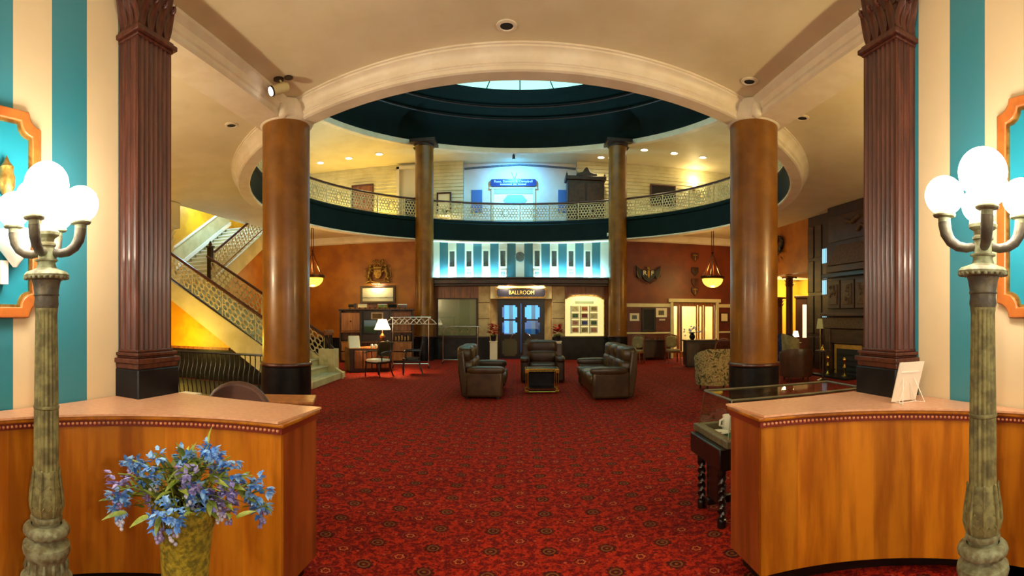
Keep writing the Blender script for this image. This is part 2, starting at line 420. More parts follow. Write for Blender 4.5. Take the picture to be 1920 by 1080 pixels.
# ring beam with stepped mouldings
prof = [(6.66, 4.80), (6.66, 4.60), (6.65, 4.585), (6.65, 4.555), (6.68, ZS), (6.90, ZS), (6.93, 4.555), (6.93, 4.595), (6.945, 4.605), (6.945, 4.615), (6.96, 4.625), (6.96, 4.68),
        (6.975, 4.72), (7.0, 4.755), (7.035, 4.775), (7.035, 4.795), (7.06, 4.80), (7.06, ZC+.01), (6.66, 4.82)]
trim = MB(); trim.lathe(prof, 120, (0, CY), cap=False)
struct(trim.build('trim_1', 'plaster_trim', ang=25), 'white moulded ring around the rotunda opening')
for s_ in (-1, 1):                         # beams running from the near columns towards the camera
    m = MB(); a, b = (3.38, 3.88)
    P = [(a, ZS), (b, ZS), (b+.02, 4.57), (b+.02, 4.62), (b+.04, 4.64), (b+.05, 4.72), (b+.11, 4.78), (b+.11, ZC+.01), (a-.11, ZC+.01), (a-.11, 4.78), (a-.05, 4.72), (a-.04, 4.64), (a-.02, 4.62), (a-.02, 4.57)]
    P = [(s_*x, z) for x, z in P]
    m.prismy(P, -3.9, 6.75); struct(m.build('trim_2' if s_ < 0 else 'trim_3', 'plaster_trim', ang=25), 'moulded plaster beam from the near column')
    m = MB(); m.lathe([(.38, ZS-.015), (.40, ZS), (.43, ZS+.05), (.43, ZC-.01)], 32, (s_*3.47, 6.78))
    struct(m.build('trim_4' if s_ < 0 else 'trim_5', 'plaster_trim'), 'plaster block where beam and ring meet over the column')
    m = MB(); m.lathe([(.03, 4.50), (.07, 4.53), (.075, 4.60), (.06, 4.70)], 14, (s_*3.30, 6.36))
    struct(m.build('trim_6' if s_ < 0 else 'trim_7', 'plaster_trim', bevel=.01), 'small plaster bracket over the column')
# inner teal fascia of the balcony
m = MB(); m.lathe([(6.66, 4.60), (6.64, 4.62), (6.64, 5.24), (6.60, 5.27), (6.60, 5.33), (6.63, ZF), (6.92, ZF), (6.92, 4.60)], 120, (0, CY), cap=False)
struct(m.build('trim_8', 'dark_teal', ang=25), 'dark teal band of the balcony edge')
# upper ceiling, lip and dark dome
up = holed(MB(), 6.66, -12, 12, 2, 23, ZU, ZU+.2); struct(up.build('ceiling_upper', 'plaster'), 'upper gallery ceiling')
m = MB(); m.lathe([(6.86, ZU-.02), (6.66, ZU-.02), (6.64, ZU), (6.64, ZU+.17), (6.70, ZU+.2), (6.86, ZU+.2)], 120, (0, CY), cap=False)
lip = struct(m.build('trim_9', 'plaster_trim', ang=25), 'white lip of the dome opening')
P = [(6.66, ZU+.17)]
for k in range(13):
    t = k/12; P.append((6.62-2.05*(1-cos(t*pi/2)), ZU+.2+1.28*sin(t*pi/2)))
P.append((4.45, 9.6))
m = MB(); m.lathe(P, 120, (0, CY), cap=False); dome = struct(m.build('dome', 'dark_teal', ang=60), 'dark teal dome over the rotunda')
for rr, zz in ((5.98, 9.13), (5.45, 9.37)):
    m = MB(); m.torus((0, CY, zz), rr, .035, 96, 6); m.build('moulding_ring', 'dark_wood', dome)
m = MB(); m.lathe([(0.001, 9.62), (4.5, 9.58)], 64, (0, CY), cap=False); sk = struct(m.build('window_1', 'skylight_glow'), 'lit pale green glass skylight of the dome')
m = MB()
for k in range(24): a = 2*pi*k/24; m.cyl((.5*cos(a), CY+.5*sin(a), 9.59), (4.45*cos(a), CY+4.45*sin(a), 9.56), .02, n=4)
for rr in (1.5, 3.0): m.torus((0, CY, 9.57), rr, .02, 48, 4)
m.build('lead_bars', 'lead_dark', sk)
light('dome_daylight', 'AREA', (0, CY, 9.45), 48, (.75, 1.0, .85), 6, (0, CY, 0))

# side walls with painted stripes, front walls beyond them
for s_, ye, nm in ((-1, 2.47, 'left'), (1, 2.53, 'right')):
    m = MB(); m.box(*sorted((s_*2.6, s_*2.95)), -4, ye, 0, ZC); struct(m.build('wall_'+nm, 'stripe_'+nm), 'cream and teal striped wall on the %s' % nm)
    m = MB(); m.box(*sorted((s_*2.86, s_*11.9)), 2.56, 2.9, 0, ZC); struct(m.build('wall_front_'+nm, 'plaster'))
m = MB(); m.box(-12.2, -11.0, 2.6, 21, 0, 8.1); struct(m.build('wall_stairwell', 'gold_wall'), 'gold painted wall of the stairwell')
# back walls
m = MB(); m.box(-11.2, -3.55, 18.65, 18.95, 0, ZC); wbl = struct(m.build('wall_back_left', 'orange_wall'), 'orange painted wall behind the bookcase')
m = MB(); m.box(-11.2, -3.4, 18.60, 18.66, 0, .80); m.build('dado', 'black_marble', wbl)
m = MB(); m.prismx([(18.66, 4.55), (18.58, 4.60), (18.56, 4.70), (18.45, 4.80), (18.45, ZC+.005), (18.66, ZC+.005)], -9, -3.3); m.build('cornice', 'plaster_trim', wbl)
XD0, XD1 = 5.95, 7.78     # glass doorway in the right back wall
m = MB(); m.box(3.5, XD0, 18.65, 18.95, 0, ZC); m.box(XD1, 9.0, 18.65, 18.95, 0, ZC); m.box(XD0, XD1, 18.65, 18.95, 2.22, ZC)
wbr = struct(m.build('wall_back_right', 'red_wall'), 'red brown painted wall with white rail')
m = MB(); m.prismx([(18.66, 4.55), (18.58, 4.60), (18.56, 4.70), (18.45, 4.80), (18.45, ZC+.005), (18.66, ZC+.005)], 3.3, 8.9); m.build('cornice', 'plaster_trim', wbr)
for a, b in ((3.9, 5.84), (7.9, 8.8)):
    m = MB(); m.box(a, b, 18.58, 18.66, 2.02, 2.16); m.build('picture_rail', 'cream_paint', wbr, bevel=.01)
    m = MB(); m.box(a, b, 18.61, 18.66, 0.02, 2.02); m.build('lower_panel', mat('panel_red', S(110, 40, 22), S(88, 30, 16), scale=3, rough=.4) if 'panel_red' not in MATS else 'panel_red', wbr)
    m = MB(); m.box(a, b, 18.575, 18.66, .98, 1.05); m.build('chair_rail', 'cream_paint', wbr, bevel=.008)
m = MB(); m.box(5.84, XD0, 18.55, 18.7, 0, 2.34); m.box(XD1, 7.9, 18.55, 18.7, 0, 2.34); m.box(5.76, 7.98, 18.53, 18.72, 2.22, 2.36)
m.build('door_casing', 'cream_paint', wbr, bevel=.01)
# glass double door, folding frames, lit office behind
dr = struct(MB().box(XD0, XD1, 18.74, 18.80, 2.12, 2.22).build('door_1', 'cabinet_wood'), 'glazed wooden doors with a lit office behind')
for a, b in ((5.97, 6.22), (6.26, 7.02), (7.06, 7.26), (7.30, 7.74)):
    m = MB(); m.frame([(a, .02), (b, .02), (b, 2.12), (a, 2.12)], [(a+.05, .25), (b-.05, .25), (b-.05, 2.06), (a+.05, 2.06)], 18.72, 18.78); lf = m.build('leaf', 'cabinet_wood', dr)
    MB().box(a+.05, b-.05, 18.745, 18.755, .25, 2.06).build('pane', 'glass', lf)
m = MB(); m.box(5.4, 8.4, 21.3, 21.4, 0, 3); m.box(5.3, 5.4, 18.95, 21.4, 0, 3); m.box(8.4, 8.5, 18.95, 21.4, 0, 3); m.box(5.3, 8.5, 18.95, 21.4, 2.9, 3)
of = struct(m.build('wall_office', 'paper_cream'))
MB().box(6.2, 6.55, 21.24, 21.3, .6, 2.1).build('window', 'lead_dark', of); MB().box(7.0, 7.2, 21.2, 21.3, 0, 2.4).build('post', 'navy_sign', of)
light('office_light', 'POINT', (6.7, 20.0, 2.7), 95, (1, .93, .74), .2)

# ------------------------------------------------------------------ ballroom front between the far columns
YB = 18.8
m = MB(); m.box(-3.62, -1.10, YB, 19.1, 0, 3.0); m.box(1.18, 3.62, YB, 19.1, 0, 3.0); m.box(-1.10, 1.18, YB, 19.1, 2.80, 3.0)
wb = struct(m.build('wall_back', 'mid_wood'), 'wood panelled wall with the ballroom entrance')
for x0, x1 in ((-3.6, -1.14), (1.22, 3.6)):
    MB().box(x0, x1, YB-.07, YB+.01, 0, .84).build('dado', 'black_marble', wb); MB().box(x0, x1, YB-.10, YB+.01, .84, .88).build('dado_cap', 'dark_wood', wb, bevel=.008)
for x0, x1 in ((-1.58, -1.14), (1.22, 1.70)):
    for z0, z1 in ((.89, 1.555), (1.575, 2.165), (2.185, 2.80)):
        MB().box(x0, x1, YB-.05, YB+.02, z0, z1).build('stone_block', 'stone_block', wb, bevel=.012)
# portal with splayed jambs
m = MB()
m.add([(-1.15, YB-.05, 0), (-1.15, YB-.05, 2.8), (-.84, 19.25, 0), (-.84, 19.25, 2.3)], [(0, 1, 3, 2)])
m.add([(1.23, YB-.05, 0), (1.23, YB-.05, 2.8), (.92, 19.25, 0), (.92, 19.25, 2.3)], [(0, 2, 3, 1)])
m.add([(-1.15, YB-.05, 2.8), (1.23, YB-.05, 2.8), (.92, 19.25, 2.3), (-.84, 19.25, 2.3)], [(0, 1, 2, 3)])
m.build('portal', 'stone_block', wb, smooth=False)
MB().box(-1.13, 1.21, YB-.075, YB-.04, 2.32, 2.80).build('portal_header', 'paper_cream', wb, bevel=.01)
m = MB(); m.box(-3.45, 3.45, 18.42, 19.55, 2.80, 2.88); m.box(-3.45, 3.45, 18.36, 19.55, 2.88, 3.05); m.box(-3.45, 3.45, 18.30, 19.55, 3.05, 3.12)
struct(m.build('trim_10', 'dark_wood', bevel=.015), 'dark wooden cornice shelf over the ballroom front')
# doors
db = struct(MB().box(-.86, .94, 19.20, 19.32, 2.16, 2.34).build('door_2', 'black_wood'), 'dark double doors of the ballroom with shaped glass')
def notched(cx, z0, z1, hw, q=.07):
    return [(cx-hw+q, z0), (cx+hw-q, z0), (cx+hw-q, z0+q), (cx+hw, z0+q), (cx+hw, z1-q), (cx+hw-q, z1-q), (cx+hw-q, z1), (cx-hw+q, z1), (cx-hw+q, z1-q), (cx-hw, z1-q), (cx-hw, z0+q), (cx-hw+q, z0+q)]
for cx in (-.40, .48):
    hw = .43
    for z0, z1, i0, i1 in ((.90, 1.52, .96, 1.49), (1.52, 2.18, 1.55, 2.09)):
        o = [(cx-hw, z0)]*2+[(cx+hw, z0)]*3+[(cx+hw, z1)]*3+[(cx-hw, z1)]*3+[(cx-hw, z0)]
        inn = notched(cx, i0, i1, .29); o = [(cx-hw if x < cx else cx+hw, z0 if z < (i0+i1)/2 else z1) for x, z in inn]
        m = MB(); m.frame(o, inn, 19.22, 19.28); lf = m.build('door_leaf', 'black_wood', db)
        m = MB(); m.prismy(inn, 19.245, 19.255); m.build('pane', 'glass', lf)
    m = MB(); m.box(cx-hw, cx+hw, 19.22, 19.28, .02, .90); m.build('lower_panel', 'black_wood', db)
    m = MB(); m.prismy(notched(cx, .12, .78, .29), 19.205, 19.22); m.build('raised_panel', mat('panel_olive', S(72, 66, 40), rough=.4) if 'panel_olive' not in MATS else 'panel_olive', db)
    k = 1 if cx < 0 else -1
    m = MB(); m.tube([(cx+k*.27, 19.2, .96), (cx+k*.20, 19.13, .99), (cx+k*.10, 19.12, .93), (cx+k*.06, 19.13, .83), (cx+k*.02, 19.2, .80)], .022, 8); m.build('handle', 'chrome', db)
m = MB(); m.box(-.86, -.83, 19.18, 19.32, 0, 2.34); m.box(.91, .94, 19.18, 19.32, 0, 2.34); m.build('door_frame', 'black_wood', db)
# blue-lit room behind the doors
m = MB(); m.box(-3, 3, 22.9, 23, 0, 3); m.box(-3.1, -3, 19.5, 23, 0, 3); m.box(3, 3.1, 19.5, 23, 0, 3); m.box(-3, 3, 19.4, 23, 2.75, 2.8); hall = struct(m.build('wall_ballroom', mat('pale_blue', S(150, 190, 226), rough=.5)))
m = MB(); m.box(-.72, -.10, 22.78, 22.9, .9, 2.2); m.build('window', 'room_blue_glow', hall); m = MB(); m.box(.2, .9, 22.78, 22.9, 1.55, 2.3); m.build('window', 'room_blue_glow', hall)
for x0 in (-.5, .52): MB().box(x0, x0+.18, 22.6, 22.76, 0, 2.6).build('post', 'white_gloss', hall)
light('ballroom_light', 'POINT', (0, 21.3, 2.5), 30, (.12, .50, 1), .2)
# sign
sg = thing('ballroom_sign', 'dark sign with gold lettering BALLROOM above the double doors', 'sign', (.04, YB-.13, 2.55))
q = [(x*.92, z*.155) for x, z in ((-1, -.5), (-.94, -1), (.94, -1), (1, -.5), (1, .5), (.94, 1), (-.94, 1), (-1, .5))]
m = MB(); m.prismy(q, 0, .05); m.build('board', 'navy_sign', sg)
m = MB(); m.frame([(x*1.05, z*1.18) for x, z in q], q, -.012, .055); m.build('border', 'old_gold', sg)
text('BALLROOM', .21, 'gold_letter', sg, (.02, -.012, 0), width=.95)
light('sign_wash_a', 'AREA', (-.62, YB-.30, 2.78), 12, WARM, .5, (-.3, YB, 2.3), sy=.08); light('sign_wash_b', 'AREA', (.70, YB-.30, 2.78), 12, WARM, .5, (.4, YB, 2.3), sy=.08)
# striped panel above, grilles, vents, disc
YS = 19.5
m = MB(); m.box(-3.6, 3.6, YS, YS+.2, 3.05, 5.1); wsu = struct(m.build('wall_striped_panel', 'stripe_upper'), 'teal and white striped panel lit from below')
g0 = v0 = None
for k in (-4, -3, -2, -1, 1, 2, 3, 4):
    x = .673*k
    if g0 is None:
        m = MB(); m.frame([(-.14, 0), (.14, 0), (.14, .72), (-.14, .72)], [(-.10, .05), (.10, .05), (.10, .67), (-.10, .67)], -.05, 0); g0 = m.build('grille_frame', 'white_gloss', wsu)
        mm = MB()
        for q in range(7): mm.box(-.10+.0286*q, -.088+.0286*q, -.02, 0, .05, .67)
        mm.box(-.10, .10, -.008, 0, .05, .67); b0 = mm.build('bars', 'grille', g0)
        g0.location = (x, YS, 3.58)
    else:
        c = dup(g0, wsu); c.location = (x, YS, 3.58); dup(b0, c)
    if k in (-3, -1, 1, 3):
        if v0 is None:
            m = MB(); m.frame([(-.13, 0), (.13, 0), (.13, .27), (-.13, .27)], [(-.10, .03), (.10, .03), (.10, .24), (-.10, .24)], -.035, 0)
            v0 = m.build('vent', 'white_gloss', wsu); mm = MB()
            for q in range(4): mm.box(-.10, .10, -.02, 0, .04+.05*q, .07+.05*q)
            vb = mm.build('louvres', 'grille', v0); v0.location = (x, YS, 3.20)
        else:
            c = dup(v0, wsu); c.location = (x, YS, 3.20); dup(vb, c)
m = MB(); m.M = Matrix.Translation((0, YS, 4.0)) @ Matrix.Rotation(R(90), 4, 'X'); m.lathe([(.20, 0), (.20, .03), (.185, .05), (.0, .06)], 28); m.build('disc', 'grille', wsu)
for nm, a, b in (('light_strip', -3.25, -.62), ('light_strip', .62, 3.25)):
    o = MB().box(a, b, 19.30, 19.36, 3.12, 3.15).build(nm, 'cyan_glow'); tag(o, 'cyan glowing light strip on the cornice shelf, %s half' % ('left' if a < 0 else 'right'), 'light strip')
light('cove_a', 'AREA', (-1.95, 19.38, 3.16), 70, CYAN, 2.6, (-1.95, 19.46, 4.6), sy=.06); light('cove_b', 'AREA', (1.95, 19.38, 3.16), 70, CYAN, 2.6, (1.95, 19.46, 4.6), sy=.06)

# ------------------------------------------------------------------ right wall, fireplace bay, yellow parlour
XR = 8.8
m = MB(); m.box(XR, XR+.3, 13.35, 16.4, 3.12, ZC); m.box(XR, XR+.3, 16.4, 19, 0, ZC)
wr = struct(m.build('wall_right_lobby', 'orange_wall'), 'orange wall over the parlour opening')
m = MB(); m.box(XR, XR+.3, 2.9, 13.35, 0, ZC); wp = struct(m.build('wall_right_panelled', 'dark_wood'), 'dark wood panelled wall beside the fireplace')
for y0 in (12.55, 12.98):
    for z0, z1 in ((.2, 1.0), (1.1, 2.3), (2.4, 3.4), (3.5, 4.5)):
        MB().box(XR-.03, XR+.01, y0+.03, y0+.36, z0, z1).build('panel', 'mantel_wood', wp, bevel=.012)
# slim leaded windows
for k, (z0, z1) in enumerate(((1.62, 1.75), (2.32, 2.75), (3.28, 3.72))):
    o = MB().box(XR-.05, XR-.03, 12.28, 12.50, z0, z1).build('window_%d' % (k+2), 'window_blue_glow'); struct(o, 'slim blue leaded window in the dark panelling')
    m = MB()
    for q in range(4): m.box(XR-.06, XR-.05, 12.28+.065*q, 12.295+.065*q, z0, z1)
    m.build('lead_bars', 'lead_dark', o); m = MB(); m.prismx([(12.24, z0-.03), (12.54, z0-.03), (12.54, z1+.03), (12.24, z1+.03)], XR-.035, XR-.03); m.build('frame', 'dark_wood', o)
# parlour
m = MB(); m.box(14, 14.2, 11, 23, 0, 4.1); m.box(9.1, 14, 22.2, 22.4, 0, 4.1); m.box(9.1, 14, 11, 11.2, 0, 4.1)
wy = struct(m.build('wall_parlour', 'yellow_wall'), 'yellow wall of the next room')
struct(MB().box(9.1, 14.2, 11, 22.4, 4.0, 4.1).build('ceiling_parlour', 'plaster'))
m = MB(); m.prismy([(9.1, 3.55), (14, 3.55), (14, 4.0), (9.1, 4.0)], 21.75, 22.2); m.box(13.6, 14, 11.2, 22.2, 3.55, 4.0); m.build('cornice', 'plaster_trim', wy)
light('parlour_light', 'POINT', (11.2, 18.6, 3.6), 190, (1, .80, .34), .3); light('parlour_light_b', 'POINT', (12.5, 20.6, 2.6), 60, (1, .80, .34), .3)

# ------------------------------------------------------------------ upper gallery
YU = 20.4
def siding(x0, x1, y, z0, z1, h=.15):
    P = []; z = z0
    while z < z1-.01:
        P += [(y, z), (y-.035, z+.012), (y-.035, z+.02), (y-.008, min(z+h-.004, z1))]; z += h
    return P+[(y+.15, z1), (y+.15, z0)]
for nm, a, b in (('left', -12, -2.35), ('right', 2.35, 12)):
    m = MB(); m.prismx(siding(a, b, YU, 5.1, ZU), a, b); struct(m.build('wall_upper_'+nm, 'cream_paint', smooth=False), 'cream boarded wall of the upper gallery, %s' % nm)
m = MB(); m.box(-2.6, 2.6, 20.8, 21.0, 5.1, ZU); m.box(-2.5, -2.35, YU, 21, 5.1, ZU); m.box(2.35, 2.5, YU, 21, 5.1, ZU)
wuc = struct(m.build('wall_upper_centre', 'plaster'), 'blue-lit wall of the upper gallery')
m = MB(); m.prismy([(-2.4, 7.86), (0, 8.0), (2.4, 7.86), (2.4, 7.92), (0, 8.06), (-2.4, 7.92)], 20.7, 20.8); m.build('pediment_line', 'grille', wuc)
for x in (-2.05, 1.6):
    MB().box(x, x+.46, 20.77, 20.8, 6.05, 7.0).build('shutter', mat('slate_blue', S(70, 110, 150), rough=.5) if 'slate_blue' not in MATS else 'slate_blue', wuc, bevel=.02)
m = MB(); m.box(-1.28, .72, 20.72, 20.80, 7.02, 7.10); m.box(-1.2, -1.1, 20.74, 20.8, 5.1, 7.05); m.box(.54, .64, 20.74, 20.8, 5.1, 7.05); m.build('shop_casing', 'cream_paint', wuc)
o = MB().box(-1.1, .54, 20.76, 20.8, 5.3, 6.80).build('shop_window', 'shop_glow', wuc)
MB().box(-1.1, .54, 20.74, 20.78, 6.80, 7.02).build('blind', 'lamp_shade_dim', wuc)
m = MB(); m.prismy([(-.72, 6.52), (-.52, 6.75), (.10, 6.75), (.30, 6.52), (.16, 6.40), (-.58, 6.40)], 20.735, 20.76); m.build('window_emblem', mat('mint', S(150, 190, 160), rough=.5), wuc)
m = MB(); m.tube([(-.36, 20.79, 7.72), (-.24, 20.79, 7.44)], .012, 6); m.tube([(-.13, 20.79, 7.72), (-.22, 20.79, 7.44)], .012, 6); m.build('bracket', 'grille', wuc)
sg = thing('shop_sign', 'dark blue rounded sign with pale lettering over the blue-lit shop window', 'sign', (-.28, 20.68, 7.26))
q = [(x*.96, z*.15) for x, z in ((-1, -.6), (-.95, -1), (.95, -1), (1, -.6), (1, .6), (.95, 1), (-.95, 1), (-1, .6))]
m = MB(); m.prismy(q, 0, .05); m.build('board', 'blue_sign', sg)
text('Ross, Stewart & Campbell', .14, 'white_gloss', sg, (0, -.008, .045), width=1.6);
m = MB()
for k in range(22):
    if k not in (10, 14): m.box(-.55+.05*k, -.515+.05*k, -.012, 0, -.10, -.055 if k % 3 else -.045)
m.build('small_lettering', 'white_gloss', sg, stuff=True)
# left niche doorway
m = MB(); m.box(-5.15, -5.03, 20.15, 20.42, 5.1, 7.95); m.box(-4.2, -4.1, 20.15, 20.42, 5.1, 7.95); m.box(-5.15, -4.1, 20.15, 20.42, 7.85, 7.97); m.box(-5.03, -4.2, 20.36, 20.41, 5.1, 7.85)
struct(m.build('door_3', 'plaster'), 'tall cream doorway niche of the upper gallery')
m = MB(); m.frame([(7.95, 5.1), (8.55, 5.1), (8.55, 7.6), (7.95, 7.6)], [(8.05, 5.3), (8.45, 5.3), (8.45, 7.45), (8.05, 7.45)], 20.25, 20.38); m.box(8.05, 8.45, 20.3, 20.38, 5.1, 7.45)
struct(m.build('door_4', 'cream_paint'), 'cream panelled door of the upper gallery')
# recessed downlights in the upper ceiling
for k, (px, rho) in enumerate(((601, 21.0), (654, 20.4), (711, 19.9), (1127, 20.3), (1208, 19.4), (1264, 19.8), (1318, 20.3))):
    p = spot(px, rho-.3); o = thing('ceiling_downlight', ['lit downlight beside the left column, first of three at the upper left', 'lit downlight over the red brown canvas, second of three at the upper left', 'lit downlight nearest the far left column in the upper ceiling', 'lit downlight above the carved armoire', 'lit downlight just right of the far right column in the upper ceiling', 'lit downlight above the dark painting at the upper right', 'lit downlight above the glowing sconce at the upper right'][k], 'light', (p[0], p[1], ZU), 0, 'lit downlights of the upper gallery')
    m = MB(); m.lathe([(.17, 0), (.17, -.015), (.13, -.02), (.13, 0)], 20, cap=False); m.build('ring', 'white_gloss', o)
    m = MB(); m.lathe([(.13, -.006), (.001, -.008)], 20, cap=False); m.build('lens', 'downlight_glow', o)
    light('down_%d' % k, 'SPOT', (p[0], p[1], ZU-.05), 30, (1, .80, .42) if px > 1000 else (1, .80, .28), .08, (p[0], p[1], 0), 125, .8)
light('gallery_glow_left', 'POINT', (-5.9, 20.05, 5.75), 40, (1, .68, .10), .12)
light('gallery_glow_left_b', 'POINT', (-7.9, 19.9, 5.9), 24, (1, .72, .14), .12)
light('gallery_glow_mid', 'POINT', (-3.0, 20.1, 5.6), 5, (1, .78, .40), .1)
light('gallery_blue', 'SPOT', (-.25, 19.55, 7.85), 340, BLUE, .06, (-.25, 20.9, 6.3), 165, .9)
o = thing('blue_spotlight', 'small spotlight throwing blue light at the upper shop front', 'light', (-.25, 19.55, ZU))
m = MB(); m.cyl((0, 0, 0), (0, 0, -.08), .02); m.build('stem', 'black_iron', o); m = MB(); m.cyl((0, -.02, -.06), (0, .07, -.2), .05, .06); m.build('can', 'black_iron', o)
# ================================================================== COLUMNS AND RAILINGS
def column(x, y, r, ztop, label, cap=False):
    t = thing('column', label, 'column', (x, y, 0), 0, 'round brown columns of the rotunda')
    m = MB(); m.lathe([(r, .9), (r, ztop)], 48); m.build('shaft', 'brown_marble', t)
    m = MB(); m.lathe([(r+.02, 0), (r+.02, .86), (r, .88)], 48); m.build('base', 'black_marble', t)
    m = MB(); m.torus((0, 0, .90), r+.012, .028, 48, 8); m.build('base_ring', 'mahogany', t)
    if cap:
        m = MB(); m.lathe([(r, ztop-.12), (r+.04, ztop-.10), (r+.05, ztop-.02)], 40); m.cbox((0, 0, ztop+.04), (.95, .95, .12)); m.build('cap', 'dark_wood', t)
    return t
column(-3.47, 6.78, .365, ZS+.01, 'thick brown marble column on the left, beside the staircase')
column(3.47, 6.78, .365, ZS+.01, 'thick brown marble column on the right, behind the glass display case')
column(-3.58, 18.28, .345, ZU+.02, 'slim far brown column left of the ballroom entrance', True)
column(3.66, 18.28, .345, ZU+.02, 'slim far brown column right of the ballroom entrance', True)

def rings(mb, W, H, s, fn, t=.012, keep=lambda u, v: True, segs=8, wr=.17):
    """staggered overlapping rings covering a W x H panel; fn maps (u, v, n) to a point"""
    ro = s*.56; ri = ro-s*wr; rows = int(H/(s*.86)); cols = int(W/s)+1
    oy = (H-(rows-1)*s*.86)/2
    for j in range(rows):
        for i in range(-1, cols+1):
            u = (i+.5*(j % 2)+.25)*s; v = oy+j*s*.86
            if not (ro*.8 < u < W-ro*.8) or not keep(u, v): continue
            vs = []; fs = []
            for k in range(segs):
                a = 2*pi*k/segs; c, q = cos(a), sin(a)
                for rr in (ro, ri):
                    for nn in (-t/2, t/2): vs.append(fn(u+rr*c, v+rr*q, nn))
            for k in range(segs):
                a, b = 4*k, 4*((k+1) % segs); fs += [(a, b, b+1, a+1), (a+2, a+3, b+3, b+2), (a, a+2, b+2, b), (a+1, b+1, b+3, a+3)]
            mb.add(vs, fs)
    return mb
# balcony railing
rail = thing('balcony_railing', 'curved cream lattice railing with dark handrail around the upper gallery', 'railing', (0, CY, ZF))
RR = 6.74; HALF = R(128); NP = 26; DA = 2*HALF/NP
A0 = pi/2-HALF
m = MB()
def arc(r, z, n=130): return [(r*cos(A0+2*HALF*k/n), r*sin(A0+2*HALF*k/n), z) for k in range(n+1)]
MB().tube(arc(RR, .71), .038, 8).build('handrail', 'mahogany', rail)
MB().tube(arc(RR, .05), .018, 6).build('bottom_rail', 'iron_cream', rail)
MB().tube(arc(RR, .655), .012, 6).build('top_rail', 'iron_cream', rail)
W = DA*RR
m = rings(MB(), W, .60, .118, lambda u, v, q: ((RR+q)*cos(DA*u/W), (RR+q)*sin(DA*u/W), .05+v), keep=lambda u, v: (u-W/2)**2+(v-.30)**2 > .135**2)
p0 = m.build('lattice_panel', 'iron_cream', rail, smooth=False, stuff=True)
m = MB(); am = DA/2; m.M = Matrix.Rotation(am, 4, 'Z') @ Matrix.Translation((RR, 0, .35))
m.torus((0, 0, 0), .135, .014, 20, 6, 'x'); m.torus((0, 0, 0), .075, .012, 16, 6, 'x')
for k in range(6): a = 2*pi*k/6; m.cyl((0, .08*cos(a), .08*sin(a)), (0, .13*cos(a), .13*sin(a)), .009, n=4)
d0 = m.build('medallion', 'iron_cream', rail)
m = MB(); m.box(RR-.02, RR+.02, -.016, .016, 0, .68); po0 = m.build('post', 'iron_cream', rail)
for k in range(NP+1):
    a = A0+DA*k
    if k == 0: p0.rotation_euler = d0.rotation_euler = po0.rotation_euler = (0, 0, a); continue
    if k < NP: dup(p0, rail).rotation_euler = (0, 0, a); dup(d0, rail).rotation_euler = (0, 0, a)
    dup(po0, rail).rotation_euler = (0, 0, a)

# ------------------------------------------------------------------ staircase
XS, SL, RI, TR = -4.68, .61, .17, .2787
Y0, Y1 = 10.2, 12.25
st = thing('staircase', 'cream staircase rising to a landing and turning up behind the left column', 'staircase', (0, 0, 0))
for k in range(15):
    x1 = XS-TR*k; MB().box(x1-TR-.05 if k < 14 else x1-TR, x1, Y0+.08, Y1-.08, max(0, RI*(k+1)-.22), RI*(k+1)-.03).build('riser', 'stair_cream', st)
    MB().box(x1-TR, x1+.025, Y0+.08, Y1-.08, RI*(k+1)-.03, RI*(k+1)).build('tread', 'stair_tread', st, bevel=.006)
XL = XS-TR*15; ZL = RI*15
MB().box(-11.0, XL, Y0, Y1, ZL-.2, ZL).build('landing', 'stair_tread', st)
def zn(x): return SL*(XS-x)
for y0, y1 in ((Y0, Y0+.09), (Y1-.09, Y1)):
    m = MB(); m.prismy([(XS+.12, 0), (XS+.12, .10), (XL, ZL+.16), (-10.9, ZL+.16), (-10.9, ZL-.36), (XL, ZL-.36), (XS-.75, 0)], y0, y1); m.build('stringer', 'stair_cream', st)
    m = MB(); m.add([(x, y, z+.16+dz) for x, z in ((XS+.12, 0), (XL, ZL)) for y in (y0-.02, y1+.02) for dz in (-.05, .0)], [(0, 1, 3, 2), (4, 6, 7, 5), (0, 4, 5, 1), (2, 3, 7, 6), (0, 2, 6, 4), (1, 5, 7, 3)]); m.build('stringer_cap', 'stair_cream', st)
# bottom plinth step and pier on the lobby side
m = MB(); m.prism([(XS-.3, Y0-.25), (XS+.18, Y0-.1), (XS+.05, Y1+.3), (XS-.5, Y1+.3)], 0, .16); m.build('plinth_step', 'stair_cream', st, bevel=.012)
for yy in (Y0-.02, Y1-.06):
    m = MB(); m.box(XS-.55, XS-.08, yy-.1, yy+.22, .0, .78); m.build('pier', 'stair_cream', st, bevel=.015)
# spandrel under the stairs: gold wall with black dado
m = MB(); m.prismy([(XS-.8, 0), (XL, ZL-.37), (-10.9, ZL-.37), (-10.9, 0)], Y0+.10, Y0+.25); sp = struct(m.build('wall_under_stairs', 'gold_wall'), 'gold wall under the stairs')
m = MB(); m.prismy([(XS-.8, 0), (XS-2.1, .80), (-10.9, .80), (-10.9, 0)], Y0+.04, Y0+.105); m.build('dado', 'black_marble', sp)
MB().box(-10.9, XS-2.15, Y0+.02, Y0+.10, .79, .85).build('dado_cap', 'mid_wood', sp)
